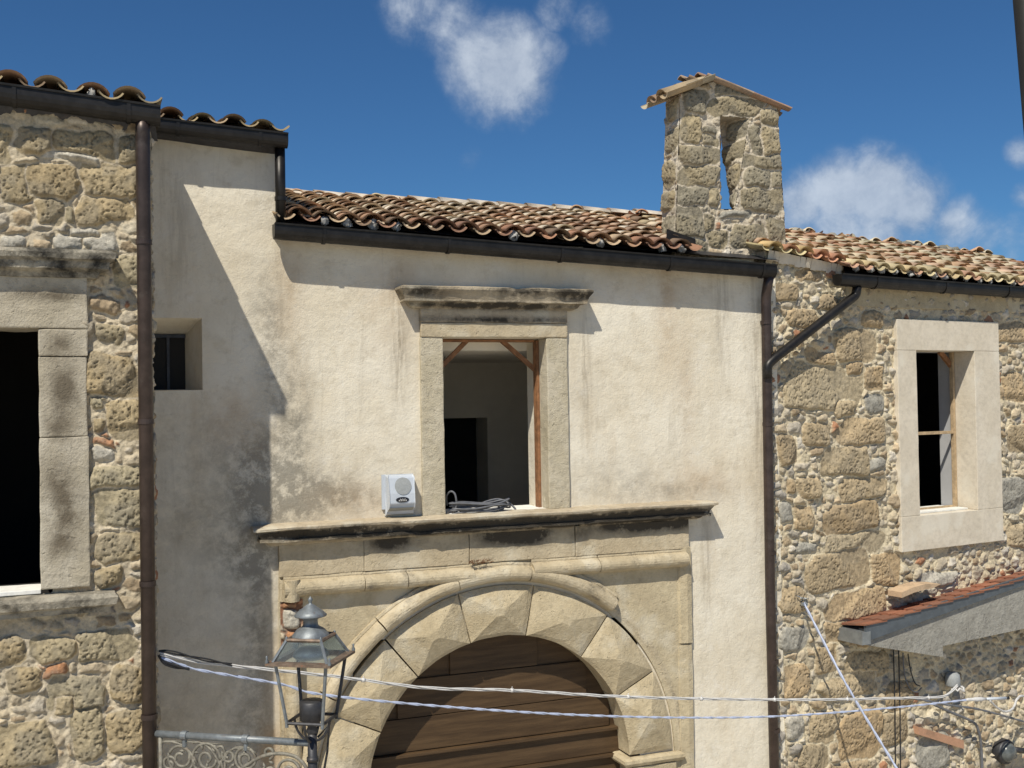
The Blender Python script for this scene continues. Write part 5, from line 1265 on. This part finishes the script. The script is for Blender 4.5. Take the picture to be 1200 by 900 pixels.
slab('concrete_slab', [(a0[0]+.02, a0[1]-.02), (a0[0]+.02, a0[1]-.14), (e1_[0], e1_[1]-.14), (e1_[0], e1_[1]-.02)], 0, pp-.101, MAT['concrete'])
g0, g1 = lq(1012, 745), lq(1199, 682)
t0_, t1_ = lq(1012, 733), lq(1199, 672)
g1e = ext_pt(g1, ext); t1e = ext_pt(t1_, ext)
slab('metal_flashing', [(t0_[0], t0_[1]-.005), (g0[0], g0[1]-.06), (a1[0], a1[1]-.02), (a1[0]+ext, a1[1]+sl2*ext-.02), (t1e[0], t1e[1]-.005)], pp+.003, pp+.03, MAT['fascia'])
mb = MB(); mb.box(g0[0]-.06, g0[0]+.07, -pp-.035, .0, lq(1000, 757)[1], lq(1000, 742)[1], fr=FRR); mb.build('gutter_end', MAT['zinc'], lt)
# terracotta: two courses of flat pantiles
mb = MB(); rnd = random.Random(8); n = 16
for i in range(n):
    s0 = t0_[0]-.02+(t1e[0]-t0_[0])*i/n; s1 = s0+(t1e[0]-t0_[0])/n*1.25
    for j in range(3):
        p0 = pp+.045-j*.13; p1 = p0-.15
        k = .8+.35*rnd.random(); c = tuple(x*k for x in rnd.choice([(.27, .11, .065), (.32, .13, .075), (.24, .11, .07)]))
        z0 = t0_[1]+sl2*(s0-t0_[0]); z1 = t0_[1]+sl2*(s1-t0_[0]); u_ = .02
        vs = []
        for (s_, z, l_) in ((s0, z0, .0), (s1, z1, .022)):
            for q, hh in ((p0, 0), (p0, .022), ((p0+p1)/2, .04), (p1, .022), (p1, 0)): vs.append(rp(s_, z+hh*.6+.008-l_-.13*(pp+.045-q), q))
        mb.add(vs, [(0, 1, 6, 5), (1, 2, 7, 6), (2, 3, 8, 7), (3, 4, 9, 8), (4, 0, 5, 9), (0, 1, 2, 3, 4), (9, 8, 7, 6, 5)], c)
mb.build('tile_covering', MAT['tiles_new'], lt)
q0_ = on_r(1057, 690, .26); q1_ = on_r(1103, 686, .26)
tb = MB(); mx = (q1_[0]-q0_[0]); 
tb.add([rp(q0_[0]+s_*mx, q0_[1]+z+s_*.06-.05, p) for p in (.26, .06) for s_, z in ((0, -.05), (0, .01), (.25, .03), (.6, .03), (1, -.02), (.78, -.04), (.6, -.03), (.3, -.03))],
       [tuple(range(8)), tuple(range(15, 7, -1))]+[(j, (j+1) % 8, 8+(j+1) % 8, 8+j) for j in range(8)], (.55, .40, .26))
tag(tb.build('loose_tile', MAT['tiles_new']), 'single pale broken tile lying on the lean-to roof against the wall', 'tile')
# terracotta ledge on the wall
l0, l1 = on_r(1074, 854, .05), on_r(1127, 871, .05)
tb = MB(); tb.add([rp(s_, z, p) for p in (.08, -.02) for s_, z in ((l0[0], l0[1]+.03), (l0[0], l0[1]-.06), (l1[0], l1[1]-.06), (l1[0], l1[1]+.04))], [(0, 1, 2, 3), (7, 6, 5, 4), (0, 4, 5, 1), (1, 5, 6, 2), (2, 6, 7, 3), (3, 7, 4, 0)], (.48, .27, .17))
lg = tb.build('brick_ledge', MAT['tiles_new'], right); tag(lg, 'sloping pinkish brick strip set in the wall')

# =================================================================== siren box and coil on the portal cornice
sx0, sx1_, sz0, sz1 = W(450, 580, -.1).x, W(487, 580, -.1).x, W(468, 604, -.14).z, W(468, 557, -.1).z
siren = empty('siren_box', ((sx0+sx1_)/2, 0, sz0), 'pale grey plastic alarm siren with round grille and black oval badge beside the upper window', 'siren')
# side profile bulging then tucking back at the bottom
H_ = sz1-sz0
prof = [(.0, .0), (.045, -.0), (.055, H_*.09), (.11, H_*.18), (.135, H_*.30), (.13, H_*.55), (.115, H_*.75), (.10, H_*.93), (.085, H_), (0, H_)]
mb = MB(); n = len(prof); ins = [0, .0, .01, .012, .014, .014, .014, .012, .016, .0]
vs = [(sx0+.03+i_, -p, sz0+z) for (p, z), i_ in zip(prof, ins)]+[(sx1_-i_, -p, sz0+z) for (p, z), i_ in zip(prof, ins)]
mb.add(vs, [tuple(range(n)), tuple(range(2*n-1, n-1, -1))]+[(j, (j+1) % n, n+(j+1) % n, n+j) for j in range(n)])
o = mb.build('housing', MAT['plastic'], siren); bv = o.modifiers.new('bevel', 'BEVEL'); bv.width = .008; bv.segments = 2; bv.limit_method = 'ANGLE'
mb = MB(); mb.box(sx0, sx1_-.004, -.025, -.002, sz0+.05, sz1+.005); mb.build('back_plate', MAT['plastic'], siren)
scx = (sx0+.03+sx1_)/2+.012
def oval(cx_, cz_, rx, rz, y0f, th, n=28):
    mb = MB(); vs = []
    for y_ in (0, -th):
        for j in range(n): a = 2*math.pi*j/n; z_ = cz_+rz*math.sin(a); vs.append((cx_+rx*math.cos(a), y0f(z_)+y_, z_))
    vs.append((cx_, y0f(cz_)-th*1.5, cz_)); fs = [(j, (j+1) % n, n+(j+1) % n, n+j) for j in range(n)]+[(n+j, n+(j+1) % n, 2*n) for j in range(n)]
    mb.add(vs, fs); return mb
def yface(z): t = (z-sz0)/H_; return -float(np.interp(t, [0, .09, .18, .30, .55, .75, .93, 1], [.045, .055, .11, .135, .13, .115, .10, .085]))
oval(scx, sz0+H_*.73, .078, H_*.215, yface, .006).build('grille', MAT['plastic_dark'], siren)
bd = oval(scx-.012, sz0+H_*.39, .062, H_*.068, yface, .005).build('badge', MAT['plastic_black'], siren)
mb = MB()
for r_, zc_, k0 in ((0, sz0+H_*.405, 5), (1, sz0+H_*.372, 7)):
    for k in range(k0):
        x_ = scx-.012+(k-(k0-1)/2)*.011; y_ = yface(zc_)-.0125
        mb.box(x_-.0035, x_+.0035, y_, y_+.003, zc_-(.006 if r_ else .004), zc_+(.006 if r_ else .004)) if k % 2 == 0 else mb.box(x_-.0035, x_+.003, y_, y_+.003, zc_-.005, zc_+.0)
mb.build('badge_marks', MAT['cable_white'], bd)
mb = MB(); mb.add([(sx0+.045, -.06, sz0+.035), (sx1_-.02, -.06, sz0+.035), (sx1_-.025, -.125, sz0+H_*.19), (sx0+.055, -.125, sz0+H_*.19)], [(0, 1, 2, 3)]); mb.build('light_lens', MAT['plastic_dark'], siren)

coil = MB(); rnd = random.Random(4)
cc_ = W(563, 600, -.02); zz = win['z0']+.02
for k in range(9):
    rx, ry = .30*(.72+.3*rnd.random()), .075*(.7+.4*rnd.random()); ox, oy = (rnd.random()-.5)*.08, (rnd.random()-.5)*.03
    pts = [Vector((cc_.x+ox+rx*math.cos(t), .02+oy+ry*math.sin(t), zz+.012*k*.9+.012*math.sin(2*t+k)+.01*math.sin(t*3+k))) for t in [2*math.pi*i/40 for i in range(41)]]
    coil.tube(pts, .0085, 8, cap=False)
def cpx(a, b, y): v = W(a, b, y); return tuple(v)
pt_ = cr_spline([cpx(524, 592, .1), cpx(523, 582, .05), cpx(528, 576, .0), cpx(533, 579, -.02), cpx(535, 590, -.02), cpx(534, 600, 0), cpx(545, 601, .0)], 8)
coil.tube([Vector(p) for p in pt_], .0095, 8)
pt_ = cr_spline([cpx(560, 592, .1), cpx(572, 587, .1), cpx(585, 585, .08), cpx(597, 590, .06), cpx(604, 597, .04), cpx(600, 600, .04), cpx(585, 598, .02)], 8)
coil.tube([Vector(p) for p in pt_], .0095, 8)
tag(coil.build('cable_coil', MAT['cable_grey'], None, True), 'loose coil of grey cable lying on the upper window sill', 'cable')

# dry twigs on the frieze
tw = MB(); rnd = random.Random(6); c0 = W(562, 656, -.09)
for k in range(60):
    x_ = c0.x+(rnd.random()-.5)*.22; z_ = zf0+.0+rnd.random()*.03; a = rnd.random()*6.28; l_ = .02+.04*rnd.random()
    tw.tube([Vector((x_, -.07-.04*rnd.random(), z_)), Vector((x_+l_*math.cos(a), -.08-.04*rnd.random(), z_+abs(l_*math.sin(a))*.6))], .0018, 4)
tag(tw.build('dry_weeds', MAT['twig']), 'tuft of dry brown weeds growing from the portal ledge above the arch', 'weeds')

# dark post close to the camera at the top right
def near(px0, py0, d): v = CR*(px0-600)+CU*(450-py0)+CD*FOC; return Vector(CP+v/np.linalg.norm(v)*d)
A, B = near(1204, 0, 2.6), near(1214.5, 130, 2.6); d = (B-A).normalized()
bot = A+d*((GROUND-A.z)/d.z); top = A-d*1.2
mb = MB(); mb.tube([bot, top], .028, 12)
tag(mb.build('leaning_pole', MAT['blackpost'], None, True), 'dark slightly leaning pole close by at the top right corner', 'pole')
